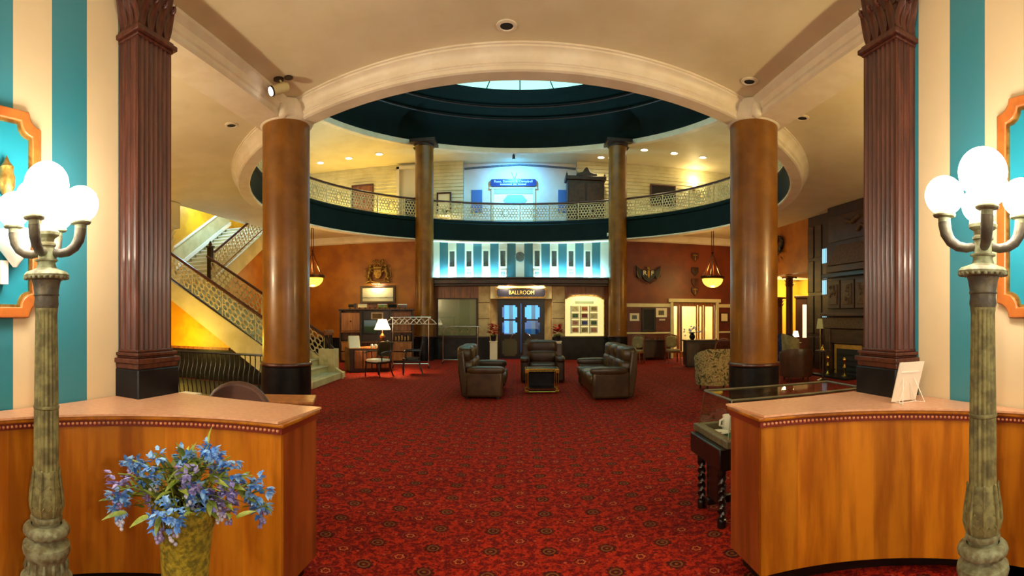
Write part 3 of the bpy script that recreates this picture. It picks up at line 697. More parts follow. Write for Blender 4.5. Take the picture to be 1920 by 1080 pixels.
# upper flight going back along the stairwell wall
YF = 12.3
for k in range(15):
    y = YF+TR*k; MB().box(-10.95, XL+.03, y, y+TR+.04, ZL+RI*(k+1)-.2, ZL+RI*(k+1)-.03).build('riser', 'stair_cream', st)
    MB().box(-10.95, XL+.03, y-.025, y+TR, ZL+RI*(k+1)-.03, ZL+RI*(k+1)).build('tread', 'white_gloss', st)
YE = YF+TR*15
m = MB(); m.prismx([(YF-.05, ZL-.30), (YF-.05, ZL+.18), (YE, ZL+RI*15+.18), (YE, ZL+RI*15-.34), (YF+.1, ZL-.30)], XL-.02, XL+.07); m.build('stringer', 'stair_cream', st)
m = MB(); m.prismx([(YF-.05, ZL+.2), (YF-.05, ZL+.34), (YE, ZL+RI*15+.34), (YE, ZL+RI*15+.2)], -10.98, -10.9); m.build('wall_stringer', 'white_gloss', st)
m = MB(); m.prismx([(YF-2.0, ZL), (YF-2.0, ZL+.85), (YF-.1, ZL+.95), (YE, ZL+RI*15+.95), (YE, ZL)], -11.0, -10.985); m.build('stair_dado', 'stair_cream', st)
m = MB(); m.prismx([(YF-.1, ZL+.95), (YF-.1, ZL+1.02), (YE, ZL+RI*15+1.02), (YE, ZL+RI*15+.95)], -11.0, -10.93); m.build('dado_rail', 'white_gloss', st)
m = MB(); m.prismx([(YF, 0), (YF, ZL-.3), (YE, ZL+RI*15-.36), (18.6, ZL+RI*15-.36), (18.6, 0)], XL-.1, XL+.02); struct(m.build('wall_under_flight', 'orange_wall'), 'orange wall under the upper flight')
# balustrades
def slope_rail(label, kind):
    if kind == 'upper':
        u0, u1 = YF+.12, YE; f = lambda u, z, q: (XL+.02+q, u, ZL+.30+SL*(u-YF)+z)
    else:
        yy = Y0+.04 if kind == 'near' else Y1-.04
        u0, u1 = .42, (XS-XL)+.1; f = lambda u, z, q: (XS-u, yy+q, .18+SL*u+z)
    L = u1-u0; n = max(3, round(L/.95)); W = L/n
    hr = [f(u0+L*k/12, .70, 0) for k in range(13)]
    if kind == 'far': hr = [f(.16, .50, 0), f(.28, .54, 0)]+hr
    t = MB().tube(hr, .04, 8).build('balustrade', 'mahogany', st, label=label)
    MB().tube([f(u0, .02, 0), f(u1, .02, 0)], .022, 6).build('bottom_rail', 'dark_wood' if kind != 'upper' else 'mid_wood', t)
    for i in range(n):
        a = u0+W*i
        m = rings(MB(), W, .66, .155, lambda u, v, q: f(a+u, v+.02, q), t=.016, wr=.15)
        m.build('lattice_panel', 'iron_cream', t, smooth=False, stuff=True)
        m = MB(); m.tube([f(a, .0, 0), f(a, .70, 0)], .016, 6); m.build('post', 'iron_cream', t)
    return t
slope_rail('near lattice balustrade of the lower flight, in front of the steps', 'near')
slope_rail('lattice balustrade on the far side of the lower flight', 'far')
slope_rail('short lattice balustrade of the upper flight, above the landing', 'upper')
def newel(x, y, z, h, label, big=False):
    r = .075
    m = MB(); m.box(-r, r, -r, r, 0, h); t = m.build('newel_post', 'black_wood', st, bevel=.01, label=label); t.location = (x, y, z)
    m = MB(); m.box(-r-.03, r+.03, -r-.03, r+.03, h, h+.05); m.build('cap', 'dark_wood', t, bevel=.012)
    m = MB(); m.lathe([(.03, h+.05), (.06, h+.09), (.045, h+.14), (.012, h+.2), (0.001, h+.22)], 12); m.build('finial', 'dark_wood', t)
    m = MB(); m.box(-r-.012, -r, -r*.6, r*.6, .1, h-.1); m.build('side_panel', 'cream_paint', t)
newel(XL-.02, Y1+.02, ZL, 1.20, 'dark square newel post at the stair landing')
m = MB()
for a, b in ((-.06, -.06), (.06, -.06), (.06, .06), (-.06, .06)): m.cyl((a, b, 0), (a, b, .36), .026, n=8)
t = m.build('newel_post', 'black_wood', st); t.location = (XS-.32, Y1+.0, .78); m = MB(); m.lathe([(.13, .36), (.14, .39), (.14, .47), (.12, .5)], 20); m.build('cap', 'mid_wood', t)
# cream carved pilaster at the edge of the stairwell
m = MB(); m.box(-.16, .16, -.16, .16, 2.56, 3.4); t = struct(m.build('trim_13', 'cream_paint'), 'cream carved capital beside the stairwell'); t.location = (-9.05, 10.45, 0); m = MB()
for zz, rr in ((3.4, .18), (3.62, .19), (3.85, .21)):
    for k in range(12): a = 2*pi*k/12; m.leaf((rr*.8*cos(a), rr*.8*sin(a), zz), (cos(a)*.25, sin(a)*.25, 1), (cos(a), sin(a), 0), .24, .10, -.25)
m.lathe([(.15, 3.4), (.15, 4.0), (.2, 4.1)], 16); m.build('capital', 'cream_paint', t, stuff=True); m = MB(); m.box(-.26, .26, -.26, .26, 4.1, 4.8); m.build('block', 'cream_paint', t)
light('stair_glow', 'POINT', (-8.0, 9.3, 1.0), 45, (1, .66, .08), .15)
light('landing_glow', 'POINT', (-9.9, 14.2, 6.2), 120, (.40, .72, 1.0), .4)
light('landing_warm', 'POINT', (-9.6, 11.2, 5.6), 16, (1, .70, .2), .3)

# black iron railing with bellied balusters
t = thing('iron_railing', 'black iron railing with bellied balusters below the staircase', 'railing', (-6.35, 7.55, 0))
MB().tube([(0, 0, .94), (2.45, 0, .94)], .02, 6).build('handrail', 'black_iron', t); MB().tube([(0, 0, .08), (2.45, 0, .08)], .014, 6).build('bottom_rail', 'black_iron', t)
for a in (.0, 2.45): MB().cyl((a, 0, 0), (a, 0, .95), .022, n=8).build('end_post', 'black_iron', t)
b0 = None
for k in range(23):
    if b0 is None:
        b0 = MB().tube([(0, 0, .08), (0, -.02, .25), (0, -.06, .42), (0, -.05, .58), (0, .0, .72), (0, .01, .84), (0, 0, .94)], .011, 6).build('baluster', 'black_iron', t); b0.location = (.05, 0, 0)
    else: dup(b0, t).location = (.05+.107*k, 0, 0)
struct(MB().box(-9, -4.85, 7.62, 10.15, .0, .008).build('floor_stairwell_shade', 'soot_shade_black'), 'black slab painted as the shaded stairwell opening behind the iron railing')  # flat black slab, the darkness of the descending stair opening put into its colour
# ================================================================== FOREGROUND
def pilaster(s_, dy, label):
    t = thing('pilaster', label, 'pilaster', (s_*2.6, 2.47+dy, 0), 0, 'fluted mahogany pilasters')
    X = lambda a, b: sorted((-s_*a, -s_*b))       # distance out from the wall towards the middle of the room
    MB().box(*X(.001, .235), -.04, .40, 0, 1.24).build('plinth', 'black_marble', t, bevel=.01)
    m = MB()
    for o, z0, z1 in ((.035, 1.24, 1.28), (.05, 1.28, 1.315), (.02, 1.315, 1.33), (.035, 1.33, 1.355), (.012, 1.355, 1.375)): m.box(*X(.001, .19+o), -o, .36+o, z0, z1)
    m.build('base_moulding', 'mahogany', t, bevel=.006)
    # shaft with flutes: plan polygon with scallops on the inner face and on the front face
    P = [(.001, 0)]
    for k in range(3):
        a = .02+k*.056; P += [(a, 0), (a+.008, .010), (a+.022, .016), (a+.036, .010), (a+.044, 0)]
    P += [(.19, 0)]
    for k in range(7):
        a = .018+k*.048; P += [(.19, a), (.180, a+.007), (.173, a+.019), (.180, a+.031), (.19, a+.038)]
    P += [(.19, .36), (.001, .36)]
    m = MB(); m.prism([(-s_*x, y) for x, y in P], 1.37, 3.60); m.build('shaft', 'mahogany', t, ang=25)
    m = MB()
    for o, z0, z1 in ((.012, 3.58, 3.60), (.035, 3.60, 3.635), (.015, 3.635, 3.66)): m.box(*X(.001, .19+o), -o, .36+o, z0, z1)
    m.build('neck_moulding', 'mahogany', t, bevel=.006)
    cap = MB().box(*X(.001, .18), .01, .35, 3.655, 4.2).build('capital', 'mahogany', t)
    lm = MB(); lm.leaf((0, 0, 0), (.05, 0, 1), (1, 0, 0), .24, .085, -.34, 5); l0 = None
    spots = [(.19, y, -s_*1, 0) for y in (.04, .13, .22, .31)]+[(x, 0, 0, -1) for x in (.055, .115, .17)]
    for row, (zz, sc) in enumerate(((3.66, 1.0), (3.84, 1.1))):
        for (x, y, nx, ny) in spots:
            ang = atan2(ny, nx)
            if l0 is None: l0 = lm.build('acanthus_leaf', 'mahogany', cap); c = l0
            else: c = dup(l0, cap)
            c.location = (-s_*x, y, zz); c.rotation_euler = (0, 0, ang); c.scale = (sc, sc, sc)
    u0 = None
    for (x, y, nx, ny) in [q for q in spots if q[0] > .08]:
        if u0 is None: um = MB(); um.torus((.075, 0, 0), .026, .013, 12, 6, 'y'); um.ball((.075, 0, 0), .014, 8, 6); u0 = um.build('leaf_curl', 'mahogany', cap); c = u0
        else: c = dup(u0, cap)
        c.location = (-s_*x, y, 4.02); c.rotation_euler = (0, 0, atan2(ny, nx))
        c = dup(u0, cap); c.location = (-s_*x, y, 3.86); c.rotation_euler = (0, 0, atan2(ny, nx)); c.scale = (.8, .8, .8)
    for (x, y) in ((.21, -.03), (.21, .39)):
        m = MB()
        P = []
        for k in range(15): a = k*.55; r = .055*(1-k/16); P.append((-s_*(x+.3*r*cos(a)), y+r*cos(a)*.5, 4.08+r*sin(a)))
        m.tube(P, .014, 6); m.build('volute', 'mahogany', cap)
    m = MB(); m.box(*X(.001, .27), -.08, .44, 4.2, 4.3); m.box(*X(.001, .22), -.03, .40, 4.3, ZC); m.build('abacus', 'mahogany', t, bevel=.01)
pilaster(-1, 0, 'reddish fluted pilaster at the end of the left striped wall')
pilaster(1, .06, 'reddish fluted pilaster at the end of the right striped wall')

def octpanel(s_, y0, y1, z0, z1, label):
    t = thing('wall_panel', label, 'wall panel', (s_*2.6, 0, 0))
    def poly(o, q):      # notched octagon in (y, z), inset o
        a, b, c, d = y0+o, y1-o, z0+o, z1-o
        P = []
        for (cy, cz, st) in ((b, c, 90), (b, d, 180), (a, d, 270), (a, c, 0)):
            for k in range(5):
                an = R(st+90-90*k/4) if False else R(st+ (90 - 22.5*k)); P.append((cy+q*cos(an), cz+q*sin(an)))
        return P
    q = .11
    def ring(o, qq):
        P = []
        for cy, cz, sy, sz, rev in ((y1-o, z0+o, -1, 1, False), (y1-o, z1-o, -1, -1, True), (y0+o, z1-o, 1, -1, False), (y0+o, z0+o, 1, 1, True)):
            A = [k*22.5 for k in range(5)]
            if rev: A = A[::-1]
            for a in A: P.append((cy+sy*qq*cos(R(a)), cz+sz*qq*sin(R(a))))
        return P
    def ordered(o, qq):
        c = ((y0+y1)/2, (z0+z1)/2); return sorted(ring(o, qq), key=lambda p: atan2((p[1]-c[1])/(z1-z0), (p[0]-c[0])/(y1-y0)))
    def put(mb, o, i, d0, d1):
        m2 = MB(); m2.M = Matrix(((0, -s_, 0, 0), (1, 0, 0, 0), (0, 0, 1, 0), (0, 0, 0, 1))); m2.frame(o, i, d0, d1); mb.v, mb.f = m2.v, m2.f; return mb
    put(MB(), ordered(0, .09), ordered(.065, .085), 0, .045).build('frame', 'frame_orange', t, bevel=.008)
    put(MB(), ordered(.065, .085), ordered(.082, .082), 0, .03).build('inner_bead', 'old_gold', t)
    m = MB(); m.M = Matrix(((0, -s_, 0, 0), (1, 0, 0, 0), (0, 0, 1, 0), (0, 0, 0, 1))); m.prismy(ordered(.07, .084), .002, .014); m.build('field', 'teal', t)
    return t
octpanel(-1, .62, 1.76, 1.60, 2.87, 'orange framed teal panel with notched corners on the left wall')
octpanel(1, .62, 1.775, 1.60, 2.96, 'orange framed teal panel with notched corners on the right wall')
# wall ornament inside the left panel
t = thing('wall_sconce', 'gold and white wall sconce inside the left teal panel', 'sconce', (-2.575, 1.50, 0))
m = MB(); m.lathe([(.001, 2.32), (.03, 2.34), (.05, 2.38), (.052, 2.44), (.04, 2.47), (.045, 2.50), (.02, 2.53), (.001, 2.57)], 12, (.03, 0)); m.build('crown', 'old_gold', t)
m = MB(); m.box(.0, .06, -.08, .06, 2.27, 2.31); m.build('bar', 'frame_orange', t)
m = MB(); m.lathe([(.012, 1.90), (.035, 1.93), (.09, 2.0), (.105, 2.08), (.10, 2.12)], 20, (.075, .03)); m.build('bowl', 'white_gloss', t)
m = MB(); m.box(.0, .05, -.05, .0, 1.80, 1.94); m.build('stem', 'white_gloss', t)

# ------------------------------------------------------------------ reception counters
def counter(s_, cx, cy, Rr, yb, label):
    t = thing('reception_counter', label, 'counter', (0, 0, 0), 0, 'curved reception counters')
    xe, xw = s_*cx, s_*2.58           # inner end and wall side
    A = [R(90)*k/24 for k in range(25)]
    def arcp(r): return [(s_*(cx+r*sin(a)), cy+r*cos(a)) for a in A]     # from the inner end round to the wall
    # veneer panels
    for k in range(8):
        i0, i1 = 3*k, 3*k+3; o = [(s_*(cx+Rr*sin(a)), cy+Rr*cos(a)) for a in A[i0:i1+1]]; i = [(s_*(cx+(Rr+.03)*sin(a)), cy+(Rr+.03)*cos(a)) for a in A[i0:i1+1]]
        m = MB(); m.prism(o+i[::-1], .10, .965); m.build('veneer_panel', 'counter_wood', t)
    m = MB(); m.box(*sorted((xw-s_*.13, xw)), .6, cy+.01, .10, .965); m.build('veneer_panel', 'counter_wood', t)
    m = MB(); m.box(*sorted((xe, xe+s_*.03)), cy+Rr+.031, yb, .10, .965); m.build('end_panel', 'counter_end', t)
    m = MB(); m.box(*sorted((xe+s_*.01, xw-s_*.25)), yb-.04, yb, .10, .965); m.build('rear_panel', 'counter_end', t)
    # toe kick
    m = MB(); m.prism([(s_*min(2.55, cx+.06+(Rr+.07)*sin(a)), cy+(Rr+.07)*cos(a)) for a in A]+[(s_*2.55, yb-.06), (xe+s_*.06, yb-.06)], 0, .10); m.build('toe_kick', 'black_wood', t)
    # cornice band with beads
    m = MB(); m.prism(arcp(Rr-.012)+arcp(Rr+.03)[::-1], .965, 1.005); m.box(*sorted((xe-s_*.012, xe+s_*.03)), cy+Rr-.012, yb, .965, 1.005); m.build('bead_band', 'bead_red', t)
    m = MB(); L = 0
    n = int(Rr*pi/2/.026)
    for k in range(n):
        a = R(90)*(k+.5)/n; m.ball((s_*(cx+(Rr-.014)*sin(a)), cy+(Rr-.014)*cos(a), .985), .0095, 6, 4)
    m.build('beads', 'bead_light', t, stuff=True)
    m = MB(); m.prism(arcp(Rr-.03)+arcp(Rr+.04)[::-1], 1.003, 1.028); m.box(*sorted((xe-s_*.03, xe+s_*.03)), cy+Rr-.03, yb, 1.003, 1.028); m.build('edge_moulding', 'counter_wood', t, bevel=.008)
    top = arcp(Rr-.035)+[(s_*2.585, .6), (s_*2.585+s_*.0, 2.44 if s_ < 0 else 2.50), (s_*2.36, 2.425 if s_ < 0 else 2.485), (s_*2.36, yb+.0), (xe-s_*.035, yb)]
    m = MB(); m.prism(top, 1.028, 1.04); m.build('worktop', 'counter_top', t, smooth=False)
    return t
counter(-1, 1.25, 1.20, 1.18, 2.86, 'curved honey wood counter with pink top at the lower left')
counter(1, 1.34, 1.31, 1.215, 2.95, 'curved honey wood counter with pink top at the lower right')

# ------------------------------------------------------------------ five-globe lamp posts
def lamp_post(loc, rz, label):
    t = thing('lamp_post', label, 'lamp post', loc, rz, 'five globe lamp posts')
    m = MB(); m.lathe([(.19, 0), (.19, .05), (.17, .07), (.16, .13), (.13, .16), (.125, .20), (.14, .22), (.14, .235)], 32); m.build('base', 'lamp_patina', t)
    m = MB(); m.lathe([(.125, .235), (.105, .26), (.105, .33), (.112, .34), (.118, .352), (.125, .365), (.13, .385), (.126, .41), (.10, .425), (.085, .435), (.08, .45)], 32); m.build('pedestal_rings', 'lamp_patina', t)
    m = MB()
    for k in range(14): a = 2*pi*k/14; m.tube([(.105*cos(a), .105*sin(a), .335), (.112*cos(a), .112*sin(a), .30), (.107*cos(a), .107*sin(a), .27)], [.006, .012, .006], 6)
    m.build('relief_band', 'lamp_patina', t, stuff=True)
    g = MB(); nf = 20; V = []; FF = []          # gadrooned torus
    for i in range(9):
        b = pi*(i/8)-pi/2
        for k in range(nf*3):
            a = 2*pi*k/(nf*3); q = 1+.20*(abs(sin(a*nf/2))-.6); r = (.082+.042*cos(b)*q); V.append((r*cos(a), r*sin(a), .482+.036*sin(b)))
    for i in range(8):
        for k in range(nf*3): FF.append((i*nf*3+k, i*nf*3+(k+1) % (nf*3), (i+1)*nf*3+(k+1) % (nf*3), (i+1)*nf*3+k))
    g.add(V, FF); g.build('gadroon_ring', 'lamp_patina', t, ang=70)
    m = MB(); m.lathe([(.075, .44), (.075, .53), (.085, .535), (.088, .548), (.083, .56), (.075, .563)], 28); m.build('lower_collar', 'lamp_patina', t)
    # acanthus bulb
    m = MB(); m.lathe([(.076, .56), (.086, .585), (.088, .62), (.083, .68), (.074, .74), (.069, .79), (.066, .80)], 28); bulb = m.build('bulb', 'lamp_bronze', t)
    l0 = None
    for k in range(8):
        a = 2*pi*k/8
        if l0 is None:
            mm = MB(); mm.tube([(.080, 0, .57), (.092, .0, .62), (.088, 0, .68), (.079, 0, .74), (.074, 0, .79), (.078, 0, .806), (.079, 0, .795)], [.006, .009, .009, .008, .007, .006, .003], 6)
            for z, s2 in ((.60, 1), (.65, 1), (.70, .9), (.75, .7)):
                for sg in (-1, 1): mm.tube([(.090-.02*(z-.6)/.15, 0, z), (.087-.02*(z-.6)/.15, sg*.018*s2, z+.022), (.083-.02*(z-.6)/.15, sg*.024*s2, z+.008)], [.005, .005, .002], 5)
            l0 = mm.build('acanthus_leaf', 'lamp_bronze', bulb)
        else: dup(l0, bulb).rotation_euler = (0, 0, a)
    # fluted shaft
    V = []; FF = []; N = 64
    for z, r in ((.79, .068), (1.12, .0665), (1.125, .070), (1.135, .070), (1.14, .066), (1.62, .059), (1.64, .062), (1.66, .062)):
        fl = 0 if abs(z-1.13) < .006 or z > 1.63 else .075
        for k in range(N): a = 2*pi*k/N; rr = r*(1-fl*(1-abs(cos(a*8)))*1.6); V.append((rr*cos(a), rr*sin(a), z))
    for i in range(7):
        for k in range(N): FF.append((i*N+k, i*N+(k+1) % N, (i+1)*N+(k+1) % N, (i+1)*N+k))
    m = MB(); m.add(V, FF); m.build('fluted_shaft', 'lamp_bronze', t, ang=30)
    m = MB(); m.lathe([(.062, 1.65), (.067, 1.67), (.063, 1.70), (.064, 1.715), (.070, 1.72), (.065, 1.73), (.073, 1.78), (.080, 1.80), (.06, 1.805)], 28); m.build('neck', 'lamp_dark', t)
    m = MB(); m.lathe([(.06, 1.80), (.10, 1.805), (.120, 1.815), (.122, 1.826), (.108, 1.842), (.07, 1.855), (.055, 1.862), (.048, 1.885), (.05, 1.895), (.062, 1.90), (.062, 1.908)], 32); m.build('crown_disc', 'lamp_patina', t)
    m = MB()
    for k in range(24): a = 2*pi*k/24; m.ball((.113*cos(a), .113*sin(a), 1.812), .011, 6, 5)
    m.build('disc_beads', 'lamp_patina', t, stuff=True)
    m = MB(); m.lathe([(.045, 1.905), (.045, 1.975), (.052, 1.98), (.052, 1.99), (.04, 2.0), (.045, 2.02), (.068, 2.035), (.072, 2.05), (.058, 2.065), (.035, 2.075), (.025, 2.11), (.015, 2.14), (.02, 2.17), (.045, 2.19)], 28); m.build('hub', 'lamp_patina', t)
    a0 = None
    for k in range(4):
        if a0 is None:
            am = MB(); am.tube([(.035, 0, 1.945), (.08, 0, 1.938), (.12, 0, 1.945), (.155, 0, 1.968), (.178, 0, 2.005), (.186, 0, 2.05), (.187, 0, 2.062)], [.020, .023, .025, .027, .029, .031, .031], 12)
            for q in range(6):
                b = 2*pi*q/6; am.tube([(.125+.008*cos(b), .02*sin(b), 1.948+.02*cos(b)*.9), (.158-.0+.02*cos(b)*.6, .021*sin(b), 1.97-.016*cos(b)), (.186+.023*cos(b), .023*sin(b), 2.05)], .006, 5)
            a0 = am.build('arm', 'lamp_dark', t)
            cm = MB(); cm.lathe([(.024, 2.055), (.030, 2.065), (.030, 2.082), (.052, 2.088), (.056, 2.095), (.054, 2.104), (.036, 2.108)], 24, (.187, 0)); c0 = cm.build('cup', 'lamp_patina', a0)
            gm = MB(); gm.ball((.187, 0, 2.19), .094, 32, 20); g0 = gm.build('globe', 'globe_glow', a0, ang=80)
        else:
            c = dup(a0, t); c.rotation_euler = (0, 0, pi/2*k); dup(c0, c); dup(g0, c)
    m = MB(); m.ball((0, 0, 2.305), .121, 36, 22); m.build('globe', 'globe_glow', t, ang=80)
    return t
p = spot(87, 2.62); lamp_post((p[0], p[1], 0), R(36), 'green bronze lamp post with five white globes at the left edge')
p = spot(1843, 2.40); lamp_post((p[0], p[1], 0), R(-48), 'green bronze lamp post with five white globes at the right edge')

# ------------------------------------------------------------------ moss pot with blue flowers
p = spot(347, 2.22); pot = thing('flower_pot', 'tall mossy pot of blue hanging flowers in front of the left counter', 'potted plant', (p[0], p[1], 0), R(39))
m = MB(); m.lathe([(.085, 0), (.095, .02), (.100, .35), (.108, .50), (.117, .57), (.122, .60), (.135, .635), (.145, .675), (.152, .70), (.146, .715), (.13, .71), (.125, .66), (.0, .655)], 40, cap=False); pb = m.build('pot', 'moss', pot, ang=60); pb.scale = (1.04, 1.04, 1.10)
m = MB(); m.lathe([(.001, .745), (.131, .74)], 24, cap=False); m.build('soil', 'soil', pot)
rnd = random.Random(3)
def rod(a, b, bend=.0): a, b = Vector(a), Vector(b); mid = (a+b)/2+Vector((0, 0, bend)); return [a, (a+mid)/2+Vector((0, 0, bend*.3)), mid, (b+mid)/2+Vector((0, 0, bend*.3)), b]
# flower spikes: (right, toward camera, height of spike top, hang length)
spikes = [(-.300, .02, .905, .13), (-.285, .10, .86, .12), (-.245, -.05, .95, .0), (-.14, .02, 1.00, .14), (-.17, -.02, .90, .10), (.02, .12, .97, .13), (.055, .10, .88, .09), (.11, -.03, 1.03, .05), (.13, -.05, .99, .05),
          (.20, .04, .99, .14), (.185, .07, .90, .15), (.30, .03, .90, .10), (.335, .06, .86, .14), (-.05, .17, .84, .12), (-.11, .15, .82, .11), (.15, .13, .87, .08), (.0, -.05, 1.0, .05)]
pm = {}
for kind, mtl in (('b', 'petal_blue'), ('v', 'petal_violet'), ('w', 'petal_white')): pm[kind] = mtl
for i, (a, b, z, hang) in enumerate(spikes):
    a *= 1.0; z -= .005; x, y = a, -b
    m = MB(); m.tube(rod((a*.25, y*.3, .73), (x, y, z), .05), .0035, 5); st_ = m.build('stem', 'leaf', pot)
    blob = MB(); tip = MB(); n_ = 36
    for k in range(n_):
        tt = k/n_; zz = z-tt*(hang+.05)+rnd.uniform(-.01, .01); rr = .034*(1-tt*.65); ang = rnd.uniform(0, 2*pi)
        c = Vector((x+rr*cos(ang), y+rr*sin(ang), zz)); d = Vector((cos(ang), sin(ang), rnd.uniform(-.3, .6)))
        tgt = blob if tt < .62 else tip
        if tt < .62:
            for q in range(3):
                e = d+Vector((rnd.uniform(-.9, .9), rnd.uniform(-.9, .9), rnd.uniform(-.6, .9))); tgt.leaf(c, e, (0, 0, 1), .036, .025, .4, 2)
        else: tgt.ball(c, .009, 6, 4)
    blob.build('flower_cluster', 'petal_blue' if i % 5 else 'petal_violet', pot, stuff=True)
    if tip.v: tip.build('bud_cluster', 'petal_white' if i % 2 else 'petal_violet', pot, stuff=True)
lf = MB(); lf.leaf((0, 0, 0), (1, 0, .25), (0, 0, 1), .10, .030, .35, 5); l0 = None
for k in range(230):
    a = rnd.uniform(0, 2*pi); rr = min(.27, abs(rnd.gauss(.0, .14))); z = .74+.22*rnd.random()*(1-min(1, rr/.33))+.03
    bright = k % 6 == 0
    if l0 is None: l0 = lf.build('leaf', 'leaf', pot); c = l0; lb = None
    elif bright and lb is None: lb = lf.build('leaf', 'leaf_bright', pot); c = lb
    else: c = dup(lb if bright else l0, pot)
    c.location = (rr*cos(a)*1.25, rr*sin(a)*.9, z); c.rotation_euler = (rnd.uniform(-.6, .6), rnd.uniform(-.9, .5), a+rnd.uniform(-.7, .7)); s2 = rnd.uniform(.65, 1.15); c.scale = (s2, s2, s2)
c = dup(lb, pot); c.location = (.105, .02, 1.03); c.rotation_euler = (0, R(-80), .3); c.scale = (.8, .8, .8)

# ------------------------------------------------------------------ glass display case on a carved table
dc = thing('display_case', 'low glass display case on a dark carved table behind the right counter', 'display case', (0, 0, 0))
x0, x1, y0, y1 = 1.60, 2.92, 3.50, 4.08
m = MB(); m.frame([(x0-.08, y0-.08), (x1+.05, y0-.08), (x1+.05, y1+.08), (x0-.08, y1+.08)], [(x0, y0), (x1, y0), (x1, y1), (x0, y1)], -.66, -.60)
m2 = MB(); m2.M = Matrix.Rotation(R(90), 4, 'X') ; m.v = [(a, c_, -b) for a, b, c_ in m.v]; m.build('tray_edge', 'gray_wood', dc, bevel=.008)
MB().box(x0-.02, x1+.02, y0-.02, y1+.02, .59, .605).build('felt_bed', 'green_felt', dc)
MB().box(x0-.02, x1, y0-.03, y1+.02, .44, .59).build('apron', 'black_wood', dc)
xi, ye = x0+.02, y1-.01
bars = [((x0, y0, .955), (x1, y0, .955)), ((x0, y1, .955), (x1, y1, .955)), ((x0, y0, .955), (x0, y1, .955)), ((x1, y0, .955), (x1, y1, .955)), ((x0-.05, y0-.03, .62), (x0, y0, .955)), ((x0-.05, y1+.03, .62), (x0, y1, .955)), ((x1, y0, .62), (x1, y0, .955)), ((x1, y1, .62), (x1, y1, .955))]
for k, (a, b) in enumerate(bars): MB().cyl(a, b, .011 if k < 4 else .005, n=4).build('frame_bar', 'gray_wood' if k < 4 else 'chrome', dc)
for P in ([(x0, y0, .955), (x1, y0, .955), (x1, y1, .955), (x0, y1, .955)], [(x0-.05, y0-.03, .62), (x1, y0-.03, .62), (x1, y0, .955), (x0, y0, .955)], [(x0-.05, y1+.03, .62), (x1, y1+.03, .62), (x1, y1, .955), (x0, y1, .955)], [(x0-.05, y0-.03, .62), (x0-.05, y1+.03, .62), (x0, y1, .955), (x0, y0, .955)]):
    m = MB(); m.add(P, [(0, 1, 2, 3)]); m.build('pane', 'glass', dc)
tw = MB(); N = 40; V = []; FF = []
for i in range(N):
    z = .44*i/(N-1); tw_a = i*.55
    for k in range(10):
        a = 2*pi*k/10; r = .028+.009*cos(2*(a-tw_a)) if .06 < z < .40 else .036
        V.append((r*cos(a), r*sin(a), z))
for i in range(N-1):
    for k in range(10): FF.append((i*10+k, i*10+(k+1) % 10, (i+1)*10+(k+1) % 10, (i+1)*10+k))
tw.add(V, FF); lg = None
for (lx, ly) in ((x0-.10, y0-.03), (x0-.10, y1-.18), (x1-.06, y0+.02), (x1-.06, y1-.04)):
    if lg is None: lg = tw.build('leg', 'black_wood', dc); lg.location = (lx, ly, 0)
    else: dup(lg, dc).location = (lx, ly, 0)
MB().box(x0-.10, x1-.03, (y0+y1)/2-.03, (y0+y1)/2+.03, .06, .12).build('stretcher', 'black_wood', dc, bevel=.01)
MB().box(x0-.13, x0-.02, y0-.06, y1+.02, .43, .60).build('side_apron', 'black_wood', dc, bevel=.01)
MB().box(x0-.08, x0-.04, y0+.10, y1-.24, .12, .44).build('carved_or_shade_panel', 'black_wood', dc, bevel=.01)  # dark slab added for the shaded void between the table legs
o = thing('plate', 'white plate lying in the glass display case', 'plate', (1.675, 3.90, .606)); m = MB(); m.lathe([(.04, 0), (.05, .004), (.085, .016), (.082, .02), (.045, .01), (.0, .009)], 28); m.build('dish', 'white_gloss', o); m = MB(); m.lathe([(.0, .0), (.012, .011), (.0, .0125)], 12); m.build('motif', 'bead_red', o)
o = thing('mug', 'white handled mug standing in the glass display case', 'mug', (1.80, 4.02, .606)); m = MB(); m.lathe([(.05, 0), (.052, .01), (.05, .13), (.044, .13), (.044, .02), (.0, .02)], 24); m.build('cup', 'white_gloss', o); m = MB(); m.tube([(-.05, -.01, .10), (-.085, -.02, .09), (-.09, -.02, .05), (-.05, -.01, .03)], .01, 8); m.build('handle', 'white_gloss', o)
o = thing('glass_tumbler', 'grey tumbler beside the white mug in the display case', 'tumbler', (1.80, 3.80, .606)); m = MB(); m.lathe([(.03, 0), (.036, .12), (.032, .12), (.027, .01), (.0, .01)], 20); m.build('body', 'grille', o); m = MB(); m.torus((0, 0, .12), .034, .003, 20, 6); m.build('rim', 'chrome', o)
for k, (lx, w_, mm) in enumerate(((2.15, .14, 'paper_cream'), (2.36, .16, 'beige_fabric'), (2.62, .16, 'paper_cream'))):
    o = thing('postcard', ['pale card nearest the mug in the display case', 'brown framed card in the middle of the display case', 'pale card at the far end of the display case'][k], 'card', (lx, 3.95, .606), .1*k)
    MB().box(-w_/2, w_/2, -.06, .06, 0, .01).build('card', mm, o); MB().box(-w_/2+.02, w_/2-.02, -.04, .04, .01, .012).build('print', 'mid_wood', o)

